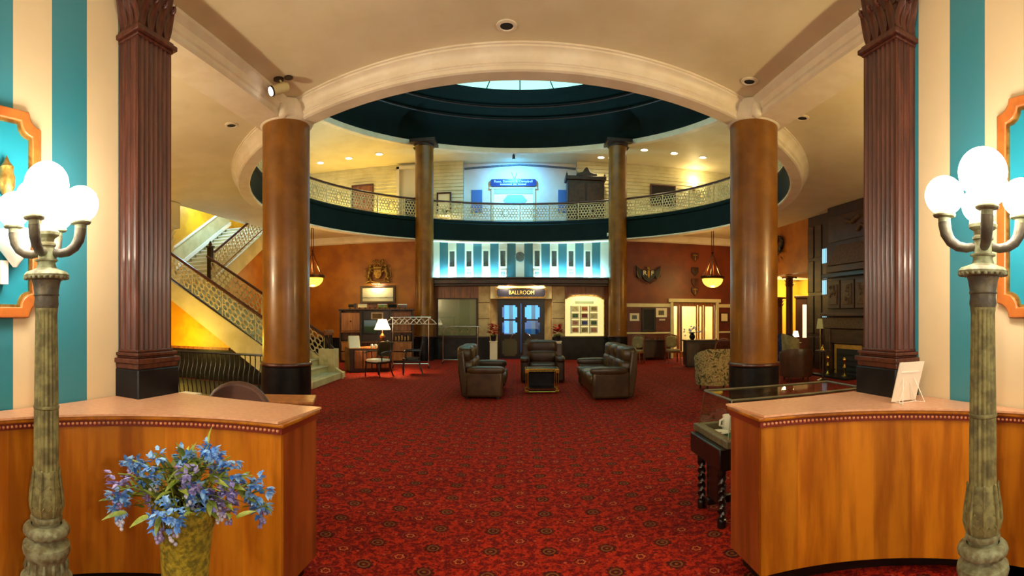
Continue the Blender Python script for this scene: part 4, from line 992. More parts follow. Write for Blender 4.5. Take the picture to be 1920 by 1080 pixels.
# ------------------------------------------------------------------ easel with a white board on the right counter
ea = thing('easel_board', 'white board on a wire easel seen from behind on the right counter', 'display board', (2.31, 2.36, 1.041), R(-8))
m = MB(); m.M = Matrix.Rotation(R(20), 4, 'X'); m.box(-.10, .10, -.006, .0, .01, .29); m.build('board', 'white_paper', ea)
m = MB(); m.M = Matrix.Rotation(R(20), 4, 'X'); m.box(-.07, .07, -.010, -.006, .215, .225); m.build('back_strip', 'white_gloss', ea)
m = MB()
for s_ in (-1, 1):
    m.tube([(s_*.07, -.05, .004), (s_*.075, .015, .006), (s_*.075, .025, .02)], .0025, 5); m.tube([(s_*.07, -.05, .004), (s_*.015, -.055, .13), (s_*.06, -.075, .27)], .0025, 5); m.tube([(s_*.07, -.05, .004), (s_*.09, -.12, .004)], .0025, 5); m.tube([(s_*.09, -.12, .004), (s_*.04, -.06, .18)], .0025, 5)
m.tube([(-.07, -.05, .004), (.07, -.05, .004)], .0025, 5); m.build('wire_stand', 'white_gloss', ea)

# ------------------------------------------------------------------ chair and desk behind the left counter
p = spot(446, 4.3); t = thing('desk_chair', 'brown leather chair with rounded back behind the left counter', 'chair', (p[0], p[1], 0), R(15))
m = MB(); P = []
for k in range(13): a = pi*k/12; P.append((-.31*cos(a)*(1.0), .52+.53*sin(a)**.5))
m.prismy([(-.31, .52)]+P+[(.31, .52)], -.05, .05); m.build('backrest', 'chair_brown', t, bevel=.03)
m = MB(); m.cush(-.29, .29, -.52, .02, .42, .54); m.build('seat', 'chair_brown', t, ang=80)
for a in range(5): q = 2*pi*a/5; MB().tube([(0, -.22, .12), (.27*cos(q), -.22+.27*sin(q), .06)], [.025, .018], 6).build('leg', 'black_iron', t); 
m = MB(); m.cyl((0, -.22, .1), (0, -.22, .43), .03); m.build('pillar', 'black_iron', t)
for s_ in (-1, 1): MB().tube([(s_*.31, -.05, .72), (s_*.32, -.42, .70), (s_*.3, -.45, .5)], .028, 8).build('armrest', 'chair_brown', t)
p = spot(540, 4.75); t = thing('small_desk', 'low wooden desk between the left counter and the column', 'desk', (p[0], p[1], 0), R(20))
MB().box(-.42, .26, -.2, .22, .80, .83).build('top', 'cabinet_wood', t, bevel=.008); MB().box(-.38, .22, -.17, .19, .70, .80).build('apron', 'mid_wood', t)
for a, b in ((-.38, -.17), (.18, -.17), (.18, .15), (-.38, .15)): MB().box(a, a+.05, b, b+.05, 0, .70).build('leg', 'mid_wood', t)
p = spot(362, 6.2); o = thing('paper_stack', 'small white stack of papers below the iron railing', 'papers', (p[0], p[1], 0)); MB().box(-.3, .3, -.2, .2, 0, .62).build('carton', 'black_wood', o); MB().box(-.16, .10, -.12, .05, .62, .66).build('sheets', 'white_paper', o)

# ------------------------------------------------------------------ ceiling fittings of the near ceiling
for px, rho, lab in ((950, 5.44, 'dark round downlight in the middle of the near ceiling'), (1405, 6.72, 'dark round downlight beside the right beam'), (1504, 7.95, 'dark round downlight to the right of the right beam'), (434, 8.25, 'dark round downlight to the left of the left beam')):
    p = spot(px, rho); t = thing('ceiling_downlight', lab, 'light', (p[0], p[1], ZC), 0, 'unlit downlights of the near ceiling')
    m = MB(); m.lathe([(.115, .0), (.115, -.012), (.08, -.02), (.072, -.012), (.072, .0)], 28, cap=False); m.build('ring', 'plaster_trim', t)
    m = MB(); m.lathe([(.074, -.010), (.001, -.006)], 24, cap=False); m.build('baffle', 'soot_shade_black', t)
p = spot(525, 6.65); t = thing('track_spotlight', 'white can spotlight hanging from the ceiling above the left column', 'spotlight', (p[0], p[1], ZC), R(10))
MB().lathe([(.07, 0), (.07, -.02), (.05, -.025)], 20, (-.02, 0)).build('ceiling_plate', 'dark_wood', t); MB().lathe([(.06, 0), (.06, -.015)], 20, (.12, .0)).build('socket', 'dark_wood', t)
MB().tube([(.0, 0, -.02), (.02, 0, -.06), (.055, 0, -.10)], .014, 8).build('stem', 'cream_paint', t)
m = MB(); m.tube([(.09, .04, -.11), (.05, .0, -.13), (-.08, -.10, -.20)], [.055, .068, .068], 20); m.build('can', 'cream_paint', t)
m = MB(); m.tube([(-.078, -.098, -.199), (-.092, -.11, -.208)], .07, 20); m.build('rim', 'black_iron', t)
m = MB(); m.tube([(-.09, -.108, -.2065), (-.097, -.114, -.2105)], .058, 20); m.build('lens', 'track_glow', t)

# unseen wall sconces added in the aisles and behind the camera to light ceilings
def added_sconce(label, x, y, z, nx, ny, power, col):
    t = thing('added_sconce', label, 'sconce', (x, y, z), atan2(nx, -ny), 'added brass sconces')
    MB().box(-.05, .05, -.02, 0, -.14, .10).build('back_plate', 'brass', t, bevel=.01); MB().tube([(0, -.01, -.06), (0, -.09, -.08), (0, -.13, .0)], .012, 8).build('arm', 'brass', t)
    m = MB(); m.lathe([(.03, .0), (.07, .05), (.10, .13)], 18, (0, -.13), cap=False); m.build('shade', 'shade_glow', t)
    light('added_sconce_light', 'POINT', (x+.16*nx, y+.16*ny, z+.22), power, col, .1)
added_sconce('unseen brass sconce added behind the left pilaster to light the ceiling', -6.2, 2.9, 2.3, 0, 1, 165, (1, .86, .60))
added_sconce('unseen brass sconce added behind the right pilaster to light the ceiling', 6.2, 2.9, 2.3, 0, 1, 165, (1, .80, .40))
added_sconce('unseen brass sconce added on the left striped wall behind the camera', -2.6, -1.2, 2.2, 1, 0, 95, (1, .86, .66))
added_sconce('unseen brass sconce added on the right striped wall behind the camera', 2.6, -1.2, 2.2, -1, 0, 95, (1, .86, .66))
# ================================================================== LOBBY FURNITURE
def sofa(n_, w_, loc, rz, label, mtl, cat='sofa', h=1.0, d=.92):
    t = thing('sofa' if n_ > 1 else 'armchair', label, cat, loc, rz); aw = .2; x = w_/2; f = -d/2; b = d/2
    MB().box(-x+.03, x-.03, f+.08, b-.06, .04, .26).build('frame', mtl, t, bevel=.03, seg=3)
    for s_ in (-1, 1):
        a = sorted((s_*x, s_*(x-aw)))
        MB().box(a[0], a[1], f+.04, b-.14, .03, .54).build('side_panel', mtl, t, bevel=.05, seg=3)
        m = MB(); m.cush(a[0]-.02, a[1]+.02, f, b-.16, .48, .64, .5); m.build('arm_pad', mtl, t, ang=80)
        MB().box(a[0]+.02, a[0]+.08, f+.1, f+.16, 0, .05).build('foot', 'black_wood', t); MB().box(a[0]+.02, a[0]+.08, b-.2, b-.14, 0, .05).build('foot', 'black_wood', t)
    m = MB(); m.prismx([(b-.20, .12), (b-.06, .06), (b, .5), (b+.02, h-.10), (b-.1, h-.06)], -x+.02, x-.02); m.build('back_panel', mtl, t, bevel=.03, seg=3)
    cw = (w_-2*aw)/n_
    for k in range(n_):
        c0 = -x+aw+k*cw
        m = MB(); m.cush(c0+.005, c0+cw-.005, f-.03, b-.24, .24, .49, .38); m.build('seat_cushion', mtl, t, ang=80)
        m = MB(); m.cush(c0+.005-(.06 if k == 0 else 0), c0+cw-.005+(.06 if k == n_-1 else 0), b-.32, b+.05, .44, .78, .5); m.build('back_cushion', mtl, t, ang=80)
        m = MB(); m.cush(c0+.01-(.06 if k == 0 else 0), c0+cw-.01+(.06 if k == n_-1 else 0), b-.28, b+.06, .68, h+.03, .5); m.build('head_cushion', mtl, t, ang=80)
    return t
sofa(2, 1.72, (-.76, 10.55, 0), R(90), 'olive brown leather two seat sofa left of the gold table', 'leather_olive')
sofa(3, 2.45, (1.82, 10.65, 0), R(-90), 'olive brown leather three seat sofa right of the gold table', 'leather_olive')
sofa(1, 1.08, (.57, 12.5, 0), R(-2), 'dark brown armchair facing the camera behind the gold table', 'leather_brown', 'armchair')
# gold frame coffee table
gt = thing('coffee_table', 'square brass framed coffee table with dark glass between the leather sofas', 'table', (.47, 10.72, 0))
hx, hy, H = .345, .26, .52
for a in (-1, 1):
    for b in (-1, 1):
        for q in (0, .045): MB().cyl((a*(hx-q), b*hy, .02), (a*(hx-q), b*hy, H-.03), .010, n=8).build('leg_rod', 'brass', gt)
        MB().cbox((a*(hx-.022), b*(hy-.01), H-.05), (.085, .06, .085)).build('corner_block', 'brass', gt, bevel=.006); MB().cbox((a*(hx-.022), b*(hy-.01), .045), (.085, .06, .05)).build('corner_foot', 'brass', gt, bevel=.006)
for z in (.03, H-.05):
    for b in (-1, 1): MB().cyl((-hx, b*hy, z), (hx, b*hy, z), .013, n=8).build('rail', 'brass', gt)
    for a in (-1, 1): MB().cyl((a*hx, -hy, z), (a*hx, hy, z), .013, n=8).build('rail', 'brass', gt)
MB().box(-hx-.01, hx+.01, -hy-.01, hy+.01, H-.03, H).build('rim', 'brass', gt, bevel=.005); MB().box(-hx+.03, hx-.03, -hy+.03, hy-.03, H-.004, H+.002).build('glass_top', 'black_marble', gt)
MB().box(-hx+.07, hx-.07, -hy+.03, hy-.03, .10, .11).build('lower_shelf', 'black_marble', gt); MB().box(-hx+.07, hx-.07, hy-.04, hy-.02, .06, H-.08).build('dark_panel', 'black_marble', gt)
m = MB()
for k in range(9): m.ball((-hx+.10+.06*k, -hy-.012, H-.05), .012, 8, 6)
m.build('studs', 'old_gold', gt, stuff=True)

# wooden chairs
def wood_chair(name, label, loc, rz, wood, seatm, arms=True, backm=None, rounded=False, hb=.98, slim=False, group=None):
    t = thing(name, label, 'chair', loc, rz, group); w2 = .23 if slim else .27
    m = MB(); m.cush(-w2, w2, -.26, .24, .40, .49, .35); m.build('seat', seatm, t, ang=80)
    MB().frame([(-w2, -.26), (w2, -.26), (w2, .25), (-w2, .25)], [(-w2+.04, -.22), (w2-.04, -.22), (w2-.04, .21), (-w2+.04, .21)], 0, .06)
    MB().box(-w2, w2, -.25, .24, .37, .43).build('seat_rail', wood, t, bevel=.01)
    for s_ in (-1, 1):
        MB().tube([(s_*(w2-.03), -.22, .38), (s_*(w2-.02), -.24, .2), (s_*(w2-.01), -.23, 0)], [.026, .02, .016], 8).build('leg', wood, t)
        MB().tube([(s_*(w2-.03), .21, .40), (s_*(w2-.02), .24, .2), (s_*(w2), .33, 0)], [.024, .02, .018], 8).build('leg', wood, t)
        MB().tube([(s_*(w2-.03), .21, .40), (s_*(w2-.02), .25, .65), (s_*(w2-.02), .33, hb)], [.022, .02, .018], 8).build('back_post', wood, t)
        if arms:
            MB().tube([(s_*(w2-.01), .27, .68), (s_*(w2+.03), .05, .69), (s_*(w2+.03), -.18, .67), (s_*(w2+.02), -.22, .64)], [.018, .02, .022, .014], 8).build('armrest', wood, t)
            MB().tube([(s_*(w2+.02), -.15, .66), (s_*(w2+.01), -.17, .55), (s_*(w2-.01), -.15, .42)], .015, 8).build('arm_support', wood, t)
    if rounded:
        P = [(-w2*cos(pi*k/12)*1.05, .30+.02*sin(pi*k/12), .62+.36*sin(pi*k/12)) for k in range(13)]; MB().tube(P, .02, 8).build('back_rail', wood, t)
        MB().tube([(-w2, .26, .56), (w2, .26, .56)], .014, 8).build('lower_rail', wood, t)
    else: MB().tube([(-w2+.01, .33, hb-.02), (0, .35, hb+.03), (w2-.01, .33, hb-.02)], .026, 8).build('back_rail', wood, t)
    m = MB(); m.M = Matrix.Translation((0, .275, .74)) @ Matrix.Rotation(R(-14), 4, 'X'); m.cush(-w2+.035, w2-.035, -.03, .03, -.21, .21, .45); m.build('backrest', backm or seatm, t, ang=80)
    return t
p = spot(709, 13.45); wood_chair('desk_chair', 'black wooden chair with pale seat standing in front of the lamp desk', (p[0], p[1], 0), R(-25), 'black_wood', 'white_paper', True, 'black_wood', hb=.92)
p = spot(772, 13.95); wood_chair('desk_chair', 'black wooden armchair with high dark back beside the coat rack', (p[0], p[1], 0), R(-78), 'black_wood', 'black_wood', True, 'black_wood', hb=1.08)

# ------------------------------------------------------------------ desk with lamp
dk = thing('writing_desk', 'curved front wooden desk carrying the lit table lamp', 'desk', (-4.86, 13.55, 0), R(33))
P = [(1.28*k/10, -.10*sin(pi*k/10)) for k in range(11)]+[(1.28, .62), (0, .62)]
m = MB(); m.prism([(x*.98+.01, y+.03) for x, y in P[:11]]+[(1.26, .60), (.02, .60)], .06, .69); m.build('body', 'dark_wood', dk, ang=20); m = MB(); m.prism(P, .69, .73); m.build('top', 'cabinet_wood', dk, ang=20)
m = MB(); m.prism([(x*.94+.04, y+.06) for x, y in P], 0, .06); m.build('plinth', 'black_wood', dk); MB().box(-.015, .01, .05, .60, .06, .69).build('side_panel', 'beige_fabric', dk)
for k in range(4): MB().box(.12+.27*k, .36+.27*k, -.085-.0, -.03, .12, .64).build('front_panel', 'mid_wood', dk, bevel=.01)
p = spot(717, 14.45); tl = thing('table_lamp', 'lit table lamp with pleated cream shade on the wooden desk', 'lamp', (p[0], p[1], .73))
m = MB(); m.lathe([(.10, 0), (.10, .02), (.05, .04), (.035, .09), (.07, .14), (.075, .18), (.05, .23), (.06, .26), (.09, .28), (.085, .34), (.03, .40), (.015, .44), (.015, .56)], 20); m.build('base', 'copper_dark', tl)
m = MB(); V = []; FF = []
for z, r in ((.53, .235), (.83, .115)):
    for k in range(80): a = 2*pi*k/80; rr = r*(1+.02*(k % 2)); V.append((rr*cos(a), rr*sin(a), z))
for k in range(80): FF.append((k, (k+1) % 80, 80+(k+1) % 80, 80+k))
m.add(V, FF); m.build('lamp_shade', 'shade_glow', tl, smooth=False); MB().ball((0, 0, .84), .015, 8, 6).build('finial', 'brass', tl)
light('table_lamp_light', 'POINT', (p[0], p[1], 1.5), 75, (1, .72, .38), .08)
p = spot(664, 14.15); o = thing('notice_stand', 'cream slanted stand at the left end of the lamp desk', 'stand', (p[0], p[1], .73), R(30))
m = MB(); m.prismx([(-.12, 0), (.16, 0), (.12, .34), (.06, .36)], -.16, .16); m.build('body', 'paper_cream', o, bevel=.01); m = MB(); m.add([(-.14, -.118, .02), (.14, -.118, .02), (.14, .052, .345), (-.14, .052, .345)], [(0, 1, 2, 3)]); m.build('page', 'white_paper', o)
for k in range(3):
    p = spot(697+7*k, 14.3); o = thing('small_cup', ['white cup on the lamp desk, farthest from the lamp', 'middle one of three white cups on the lamp desk', 'white cup on the lamp desk, nearest the lamp'][k], 'cup', (p[0], p[1], .73), 0, 'white cups on the lamp desk')
    m = MB(); m.lathe([(.02, 0), (.03, .01), (.035, .10), (.03, .11), (.028, .02), (0, .02)], 14); m.build('cup', 'white_gloss', o); m = MB(); m.torus((.045, 0, .055), .022, .006, 12, 6, 'y'); m.build('handle', 'white_gloss', o)

# ------------------------------------------------------------------ bookcase
bc = thing('bookcase', 'wide wooden bookcase with doors, open shelves and drawers behind the lamp desk', 'bookcase', (-6.33, 16.55, 0), R(16))
Wb, Db = 2.66, .45
for a, b in ((0, .06), (Wb-.06, Wb), (.74, .80), (1.80, 1.86)): MB().box(a, b, .01, Db, 0, 1.86).build('upright', 'dark_wood', bc)
MB().box(0, Wb, Db-.03, Db, 0, 1.86).build('back_board', 'mid_wood', bc); MB().box(-.04, Wb+.04, -.05, Db, 1.86, 1.92).build('cornice', 'dark_wood', bc, bevel=.012)
MB().box(0, Wb, 0, Db, 0, .05).build('plinth', 'dark_wood', bc)
for a, b in ((.06, .74), (1.86, Wb-.06)):
    for k in range(2):
        z = .07+.33*k; d_ = MB().box(a+.01, b-.01, -.015, .02, z, z+.30).build('drawer', 'cabinet_wood', bc, bevel=.01); MB().ball(((a+b)/2, -.03, z+.15), .018, 10, 6).build('knob', 'brass', d_)
    MB().box(a, b, 0, Db, .71, .75).build('shelf', 'cabinet_wood', bc); MB().box(a, b, 0, Db, 1.08, 1.12).build('shelf', 'cabinet_wood', bc)
d_ = MB().box(.07, .73, -.015, .02, 1.13, 1.78).build('door', 'cabinet_wood', bc, bevel=.01); MB().ball((.40, -.035, 1.48), .03, 10, 8).build('knob', 'dark_wood', d_)
MB().box(1.87, Wb-.07, .3, .33, 1.13, 1.80).build('panel', 'cabinet_wood', bc)
MB().box(.80, 1.80, .25, .28, .75, 1.86).build('panel', 'dark_wood', bc); MB().box(.80, 1.80, 0, Db, .71, .75).build('shelf', 'mid_wood', bc)
Mb = Matrix.Translation((-6.33, 16.55, 0)) @ Matrix.Rotation(R(16), 4, 'Z')
def onb(x, y, z): return tuple(Mb @ Vector((x, y, z)))
o = thing('landscape_picture', 'small landscape picture with blue sky leaning in the bookcase', 'picture', onb(1.10, .20, 1.05), R(16))
MB().box(-.26, .26, -.02, .02, -.04, .50).build('frame', 'black_wood', o, bevel=.008); MB().box(-.22, .22, -.026, -.02, 0, .46).build('canvas', 'hill_picture', o)
o = thing('paper_sheet', 'pale sheet pinned at the top of the bookcase centre', 'paper', onb(1.35, .235, 1.52), R(16)); MB().box(-.22, .22, -.01, 0, 0, .28).build('sheet', 'paper_cream', o); MB().box(-.17, .17, -.013, -.01, .05, .23).build('print', 'beige_fabric', o)
for k in range(5):
    o = thing('photo_album', ['leftmost dark album in the right bookcase shelf', 'second dark album from the left in the right bookcase shelf', 'middle dark album in the right bookcase shelf', 'second dark album from the right in the right bookcase shelf', 'rightmost dark album in the right bookcase shelf'][k], 'album', onb(1.98+.11*k, .16, .751), R(16), 'albums on the right bookcase shelf'); h = .2+.03*(k % 3)
    MB().box(0, .08, -.12, .10, 0, h).build('cover', ['leather_brown', 'black_wood', 'navy_fabric'][k % 3], o, bevel=.005); MB().box(.01, .07, -.125, -.12, .04, h-.03).build('spine_band', 'old_gold', o)
o = thing('model_boat', 'dark model in the left shelf of the bookcase', 'model', onb(.40, .18, .751), R(16)); m = MB(); m.prism([(-.25, -.05), (.2, -.06), (.28, 0), (.2, .06), (-.25, .05)], .0, .08); m.build('hull', 'black_wood', o); MB().box(-.12, .06, -.03, .03, .08, .16).build('cabin', 'beige_fabric', o); MB().cyl((.0, 0, .16), (0, 0, .26), .012).build('funnel', 'old_gold', o)
# model train on top of the bookcase
names = ['dark locomotive of the model train on the bookcase', 'cream and black wagon behind the model locomotive', 'brown wagon of the model train on the bookcase', 'green wagon of the model train on the bookcase', 'dark green wagon of the model train on the bookcase', 'red brown last wagon of the model train on the bookcase']
cols = ['black_iron', 'paper_cream', 'mid_wood', 'leaf', 'dark_teal', 'mahogany']
for k in range(6):
    o = thing('model_train_car', names[k], 'model train', onb(.46+.36*k, .2, 1.92), R(16), 'model train on the bookcase')
    if k == 0: m = MB(); m.cyl((-.15, 0, .12), (.06, 0, .12), .05, n=14); m.box(.05, .15, -.06, .06, .05, .20); m.build('boiler', 'black_iron', o); MB().cyl((-.10, 0, .15), (-.10, 0, .22), .018).build('chimney', 'old_gold', o)
    else: MB().box(-.16, .16, -.06, .06, .05, .15).build('body', cols[k], o, bevel=.008); m = MB(); m.prismx([(-.065, .15), (.065, .15), (.0, .18)], -.165, .165); m.build('roof', 'white_gloss' if k % 2 else 'black_iron', o)
    for a in (-.10, .10):
        m = MB(); m.cyl((a, -.06, .03), (a, .06, .03), .03, n=12); m.build('wheels', 'black_iron', o)
# painting with picture light, coat of arms
XP = -5.50
pa = thing('painting', 'wide framed seascape under a picture light above the bookcase', 'painting', (XP, 18.60, 2.20))
MB().frame([(-.72, -.03), (.72, -.03), (.72, .66), (-.72, .66)], [(-.63, .05), (.63, .05), (.63, .58), (-.63, .58)], -.06, .0).build('frame', 'dark_wood', pa, bevel=.012); MB().box(-.63, .63, -.025, 0, .05, .58).build('canvas', 'seascape', pa)
pl = MB().box(-.18, .18, -.28, -.2, .72, .76).build('picture_light', 'brass', pa); MB().tube([(0, -.02, .62), (0, -.1, .72), (0, -.22, .75)], .012, 6).build('light_arm', 'brass', pa); MB().box(-.16, .16, -.27, -.21, .712, .72).build('bulb', 'shade_glow', pl)
light('picture_lamp', 'AREA', (XP, 18.36, 2.91), 9, (1, .84, .5), .32, (XP, 18.58, 2.5), sy=.06)
ca = thing('coat_of_arms', 'gilded carved coat of arms with lion and unicorn above the seascape', 'coat of arms', (XP+.02, 18.58, 2.99))
m = MB(); m.prismy([(-.16, .52), (-.17, .30), (-.10, .16), (0, .10), (.10, .16), (.17, .30), (.16, .52)], -.10, -.02); m.build('shield', 'old_gold', ca, bevel=.02)
m = MB(); m.tube([(-.16, -.08, .55), (-.17, -.08, .64), (-.08, -.08, .72), (0, -.08, .76), (.08, -.08, .72), (.17, -.08, .64), (.16, -.08, .55)], .022, 8); m.box(-.15, .15, -.1, -.03, .53, .60); m.ball((0, -.08, .80), .035, 10, 8)
for a in (-.1, 0, .1): m.ball((a, -.09, .64), .04, 10, 8)
m.build('crown', 'old_gold', ca)
def beast(s_, nm, horn):
    m = MB(); q = lambda x, z, y=-.06: (s_*x, y, z)
    m.tube([q(.36, .18), q(.38, .30), q(.33, .42), q(.31, .52), q(.34, .60)], [.07, .075, .085, .08, .05], 10)
    m.ball(q(.31, .64), (.075, .05, .06), 12, 8); m.tube([q(.30, .64), q(.23, .62)], [.045, .025], 8)
    m.tube([q(.34, .22), q(.44, .12), q(.42, .03), q(.36, .01)], [.06, .045, .03, .025], 8); m.tube([q(.36, .24), q(.30, .14), q(.27, .05), q(.22, .03)], [.06, .04, .03, .025], 8)
    m.tube([q(.32, .46), q(.22, .44), q(.17, .40)], [.045, .032, .025], 8); m.tube([q(.32, .52), q(.24, .54), q(.18, .53)], [.04, .03, .025], 8)
    m.tube([q(.43, .16), q(.52, .24), q(.50, .40), q(.54, .50), q(.50, .56)], [.022, .02, .018, .022, .03], 8)
    if horn: m.tube([q(.29, .68), q(.20, .84)], [.016, .004], 6)
    else:
        for k in range(10): a = 2*pi*k/10; m.ball(q(.33+.06*cos(a), .58+.07*sin(a), -.05), .03, 8, 6)
    m.build(nm, 'old_gold', ca, ang=80)
beast(-1, 'lion', False); beast(1, 'unicorn', True)
for s_ in (-1, 1):
    m = MB(); P = []
    for k in range(18): a = k*.5; r = .10*(1-k/22); P.append((s_*(.16+r*cos(a)), -.06, .80+r*sin(a)))
    m.tube(P, .022, 8); m.build('scroll', 'old_gold', ca)
m = MB(); m.tube([(-.48, -.05, .0), (-.3, -.05, .05), (-.1, -.06, .0), (.1, -.06, .0), (.3, -.05, .05), (.48, -.05, .0)], .045, 8); m.build('motto_ribbon', 'old_gold', ca)

# ------------------------------------------------------------------ coat racks and hangers
def rack(label, loc, rz, w_, h):
    t = thing('coat_rack', label, 'coat rack', loc, rz)
    for s_ in (-1, 1):
        MB().cyl((s_*w_/2, 0, .08), (s_*w_/2, 0, h), .018, n=8).build('post', 'chrome', t)
        MB().tube([(s_*w_/2, -.24, .075), (s_*w_/2, 0, .10), (s_*w_/2, .24, .075)], .018, 8).build('foot', 'chrome', t)
        for y in (-.24, .24): m = MB(); m.cyl((s_*w_/2-.018, y, .04), (s_*w_/2+.018, y, .04), .04, n=12); m.build('caster', 'tire', t)
    MB().cyl((-w_/2-.08, 0, h), (w_/2+.08, 0, h), .016, n=8).build('top_bar', 'chrome', t); MB().cyl((-w_/2, 0, .12), (w_/2, 0, .12), .014, n=8).build('bottom_bar', 'chrome', t)
    return t
hang0 = None
def hangers(labels, loc, rz, xs, h, mtl, group):
    global hang0
    c0 = None
    for k, x in enumerate(xs):
        px = (loc[0]+x*cos(rz), loc[1]+x*sin(rz), h+.02); a = rz+.35+.25*((k*7) % 3)
        if c0 is None:
            c0 = thing('coat_hanger', labels[k], 'hanger', px, a, group)
            MB().tube([(0, 0, -.06), (0, 0, -.01), (.02, 0, .012), (0, 0, .028), (-.02, 0, .012)], .005, 6).build('hook', 'chrome', c0)
            m = MB(); m.tube([(-.23, 0, -.24), (-.12, 0, -.13), (0, 0, -.06), (.12, 0, -.13), (.23, 0, -.24)], .016, 6); m.tube([(-.22, 0, -.24), (.22, 0, -.24)], .010, 6); m.build('shoulders', mtl, c0)
        else: dup_tree(c0, px, a, labels[k], group)
lc = spot(770, 15.9); rz = R(12); rack('taller chrome coat rack beside the bookcase', lc, rz, 1.15, 1.62)
hangers(['pale hanger outside the left post of the taller rack', 'pale hanger just inside the left post of the taller rack', 'pale hanger left of the middle of the taller rack', 'pale hanger in the middle of the taller rack', 'pale hanger right of the middle of the taller rack', 'pale hanger just inside the right post of the taller rack', 'pale hanger outside the right post of the taller rack'], lc, rz, [-.61, -.36, -.2, .0, .18, .34, .62], 1.62, 'white_gloss', 'hangers on the taller coat rack')
lc = spot(863, 17.4); rz = R(4); rack('lower chrome coat rack in front of the pale glass case', lc, rz, 1.22, 1.30)
hangers(['dark hanger nearest the left post of the lower rack', 'dark hanger left of the middle of the lower rack', 'dark hanger right of the middle of the lower rack', 'dark hanger nearest the right post of the lower rack'], lc, rz, [-.40, -.12, .18, .45], 1.30, 'beige_fabric', 'hangers on the lower coat rack')

# ------------------------------------------------------------------ glass case and poster case in the ballroom front
gc = thing('glass_case', 'pale green blank glass case set in the wood wall left of the ballroom doors', 'display case', (-2.40, YB-.0, .92))
MB().box(-.74, .74, -.02, .0, 0, 1.40).build('back_panel', mat('pale_green', S(128, 132, 92), rough=.25), gc); MB().frame([(-.78, -.04), (.78, -.04), (.78, 1.44), (-.78, 1.44)], [(-.73, .01), (.73, .01), (.73, 1.39), (-.73, 1.39)], -.07, .0).build('frame', 'dark_wood', gc, bevel=.01)
m = MB(); m.add([(-.73, -.05, .01), (.73, -.05, .01), (.73, -.05, 1.39), (-.73, -.05, 1.39)], [(0, 1, 2, 3)]); m.build('pane', 'glass', gc)
pc = thing('poster_case', 'brightly lit arched case of postcards right of the ballroom doors', 'poster case', (2.46, YB, .90))
arch = [(-.75, 0), (.75, 0), (.75, 1.40)]+[(.75*cos(pi*k/10)*.9, 1.42+.13*sin(pi*k/10)) for k in range(11)]+[(-.75, 1.40)]
m = MB(); m.prismy(arch, -.02, 0); m.build('lit_back', 'poster_glow', pc, smooth=False)
ou = [(x*1.035, -.03+(z+.02)*1.03) for x, z in arch]; MB().frame(ou, arch, -.09, .0).build('frame', 'old_gold', pc)
pcols = [S(214, 120, 70), S(236, 214, 150), S(150, 60, 50), S(90, 120, 80), S(70, 80, 140), S(230, 150, 120), S(180, 150, 90)]
for i, c in enumerate(pcols): mat('print_%d' % i, c, tuple(x*.5 for x in c), scale=18, rough=.6)
k = 0
for col_ in range(3):
    MB().box(-.54+.36*col_+.005, -.54+.36*col_+.03, -.045, -.02, .10, 1.16).build('divider', 'grille', pc)
    for row in range(4):
        x0 = -.50+.36*col_; z0 = .12+.27*row; MB().box(x0, x0+.29, -.035, -.02, z0, z0+.23).build('card', 'paper_cream', pc); MB().box(x0+.04, x0+.25, -.037, -.035, z0+.05, z0+.19).build('print', 'print_%d' % ((k*5) % 7), pc); k += 1
MB().box(-.36, .36, -.035, -.02, 1.25, 1.34).build('header', mat('header_green', S(190, 206, 160), rough=.6), pc)
light('poster_light', 'AREA', (2.46, YB-.25, 2.5), 2, (1, .88, .5), 1.0, (2.46, YB, 1.4), sy=.06)
# pedestals with poinsettias
def poinsettia(x, lab_p, lab_f):
    pd = thing('pedestal', lab_p, 'pedestal', (x, 18.1, 0), 0, 'white pedestals by the ballroom doors'); MB().box(-.13, .13, -.13, .13, .03, .72).build('shaft', 'white_paper', pd, bevel=.006); MB().box(-.16, .16, -.16, .16, 0, .03).build('base', 'white_paper', pd); MB().box(-.15, .15, -.15, .15, .72, .75).build('cap', 'white_paper', pd)
    t = thing('poinsettia', lab_f, 'potted plant', (x, 18.1, .75), 0, 'poinsettias by the ballroom doors')
    m = MB(); m.lathe([(.08, 0), (.12, .2), (.13, .22), (.11, .22), (.10, .18), (0, .18)], 18); m.build('pot', 'navy_sign', t)
    r_ = random.Random(int(x*10)); l0 = None
    for k in range(60):
        a = r_.uniform(0, 2*pi); zz = r_.uniform(.28, .62); rr = .16*(1-(zz-.25)*.9)
        if l0 is None: lm = MB(); lm.leaf((0, 0, 0), (1, 0, .2), (0, 0, 1), .19, .11, .25, 3); l0 = lm.build('bract', 'poinsettia_red', t); c = l0
        else: c = dup(l0, t)
        c.location = (rr*.6*cos(a), rr*.6*sin(a), zz); c.rotation_euler = (0, r_.uniform(-.5, .4), a)
    g0 = None
    for k in range(12):
        a = 2*pi*k/12
        if g0 is None: lm = MB(); lm.leaf((.05, 0, 0), (1, 0, -.1), (0, 0, 1), .15, .07, .4, 3); g0 = lm.build('leaf', 'leaf', t); c = g0
        else: c = dup(g0, t)
        c.location = (0, 0, .25); c.rotation_euler = (0, 0, a)
poinsettia(-.97, 'white pedestal left of the ballroom doors', 'red poinsettia left of the ballroom doors')
poinsettia(1.38, 'white pedestal right of the ballroom doors, half hidden by the brown armchair', 'red poinsettia right of the ballroom doors')

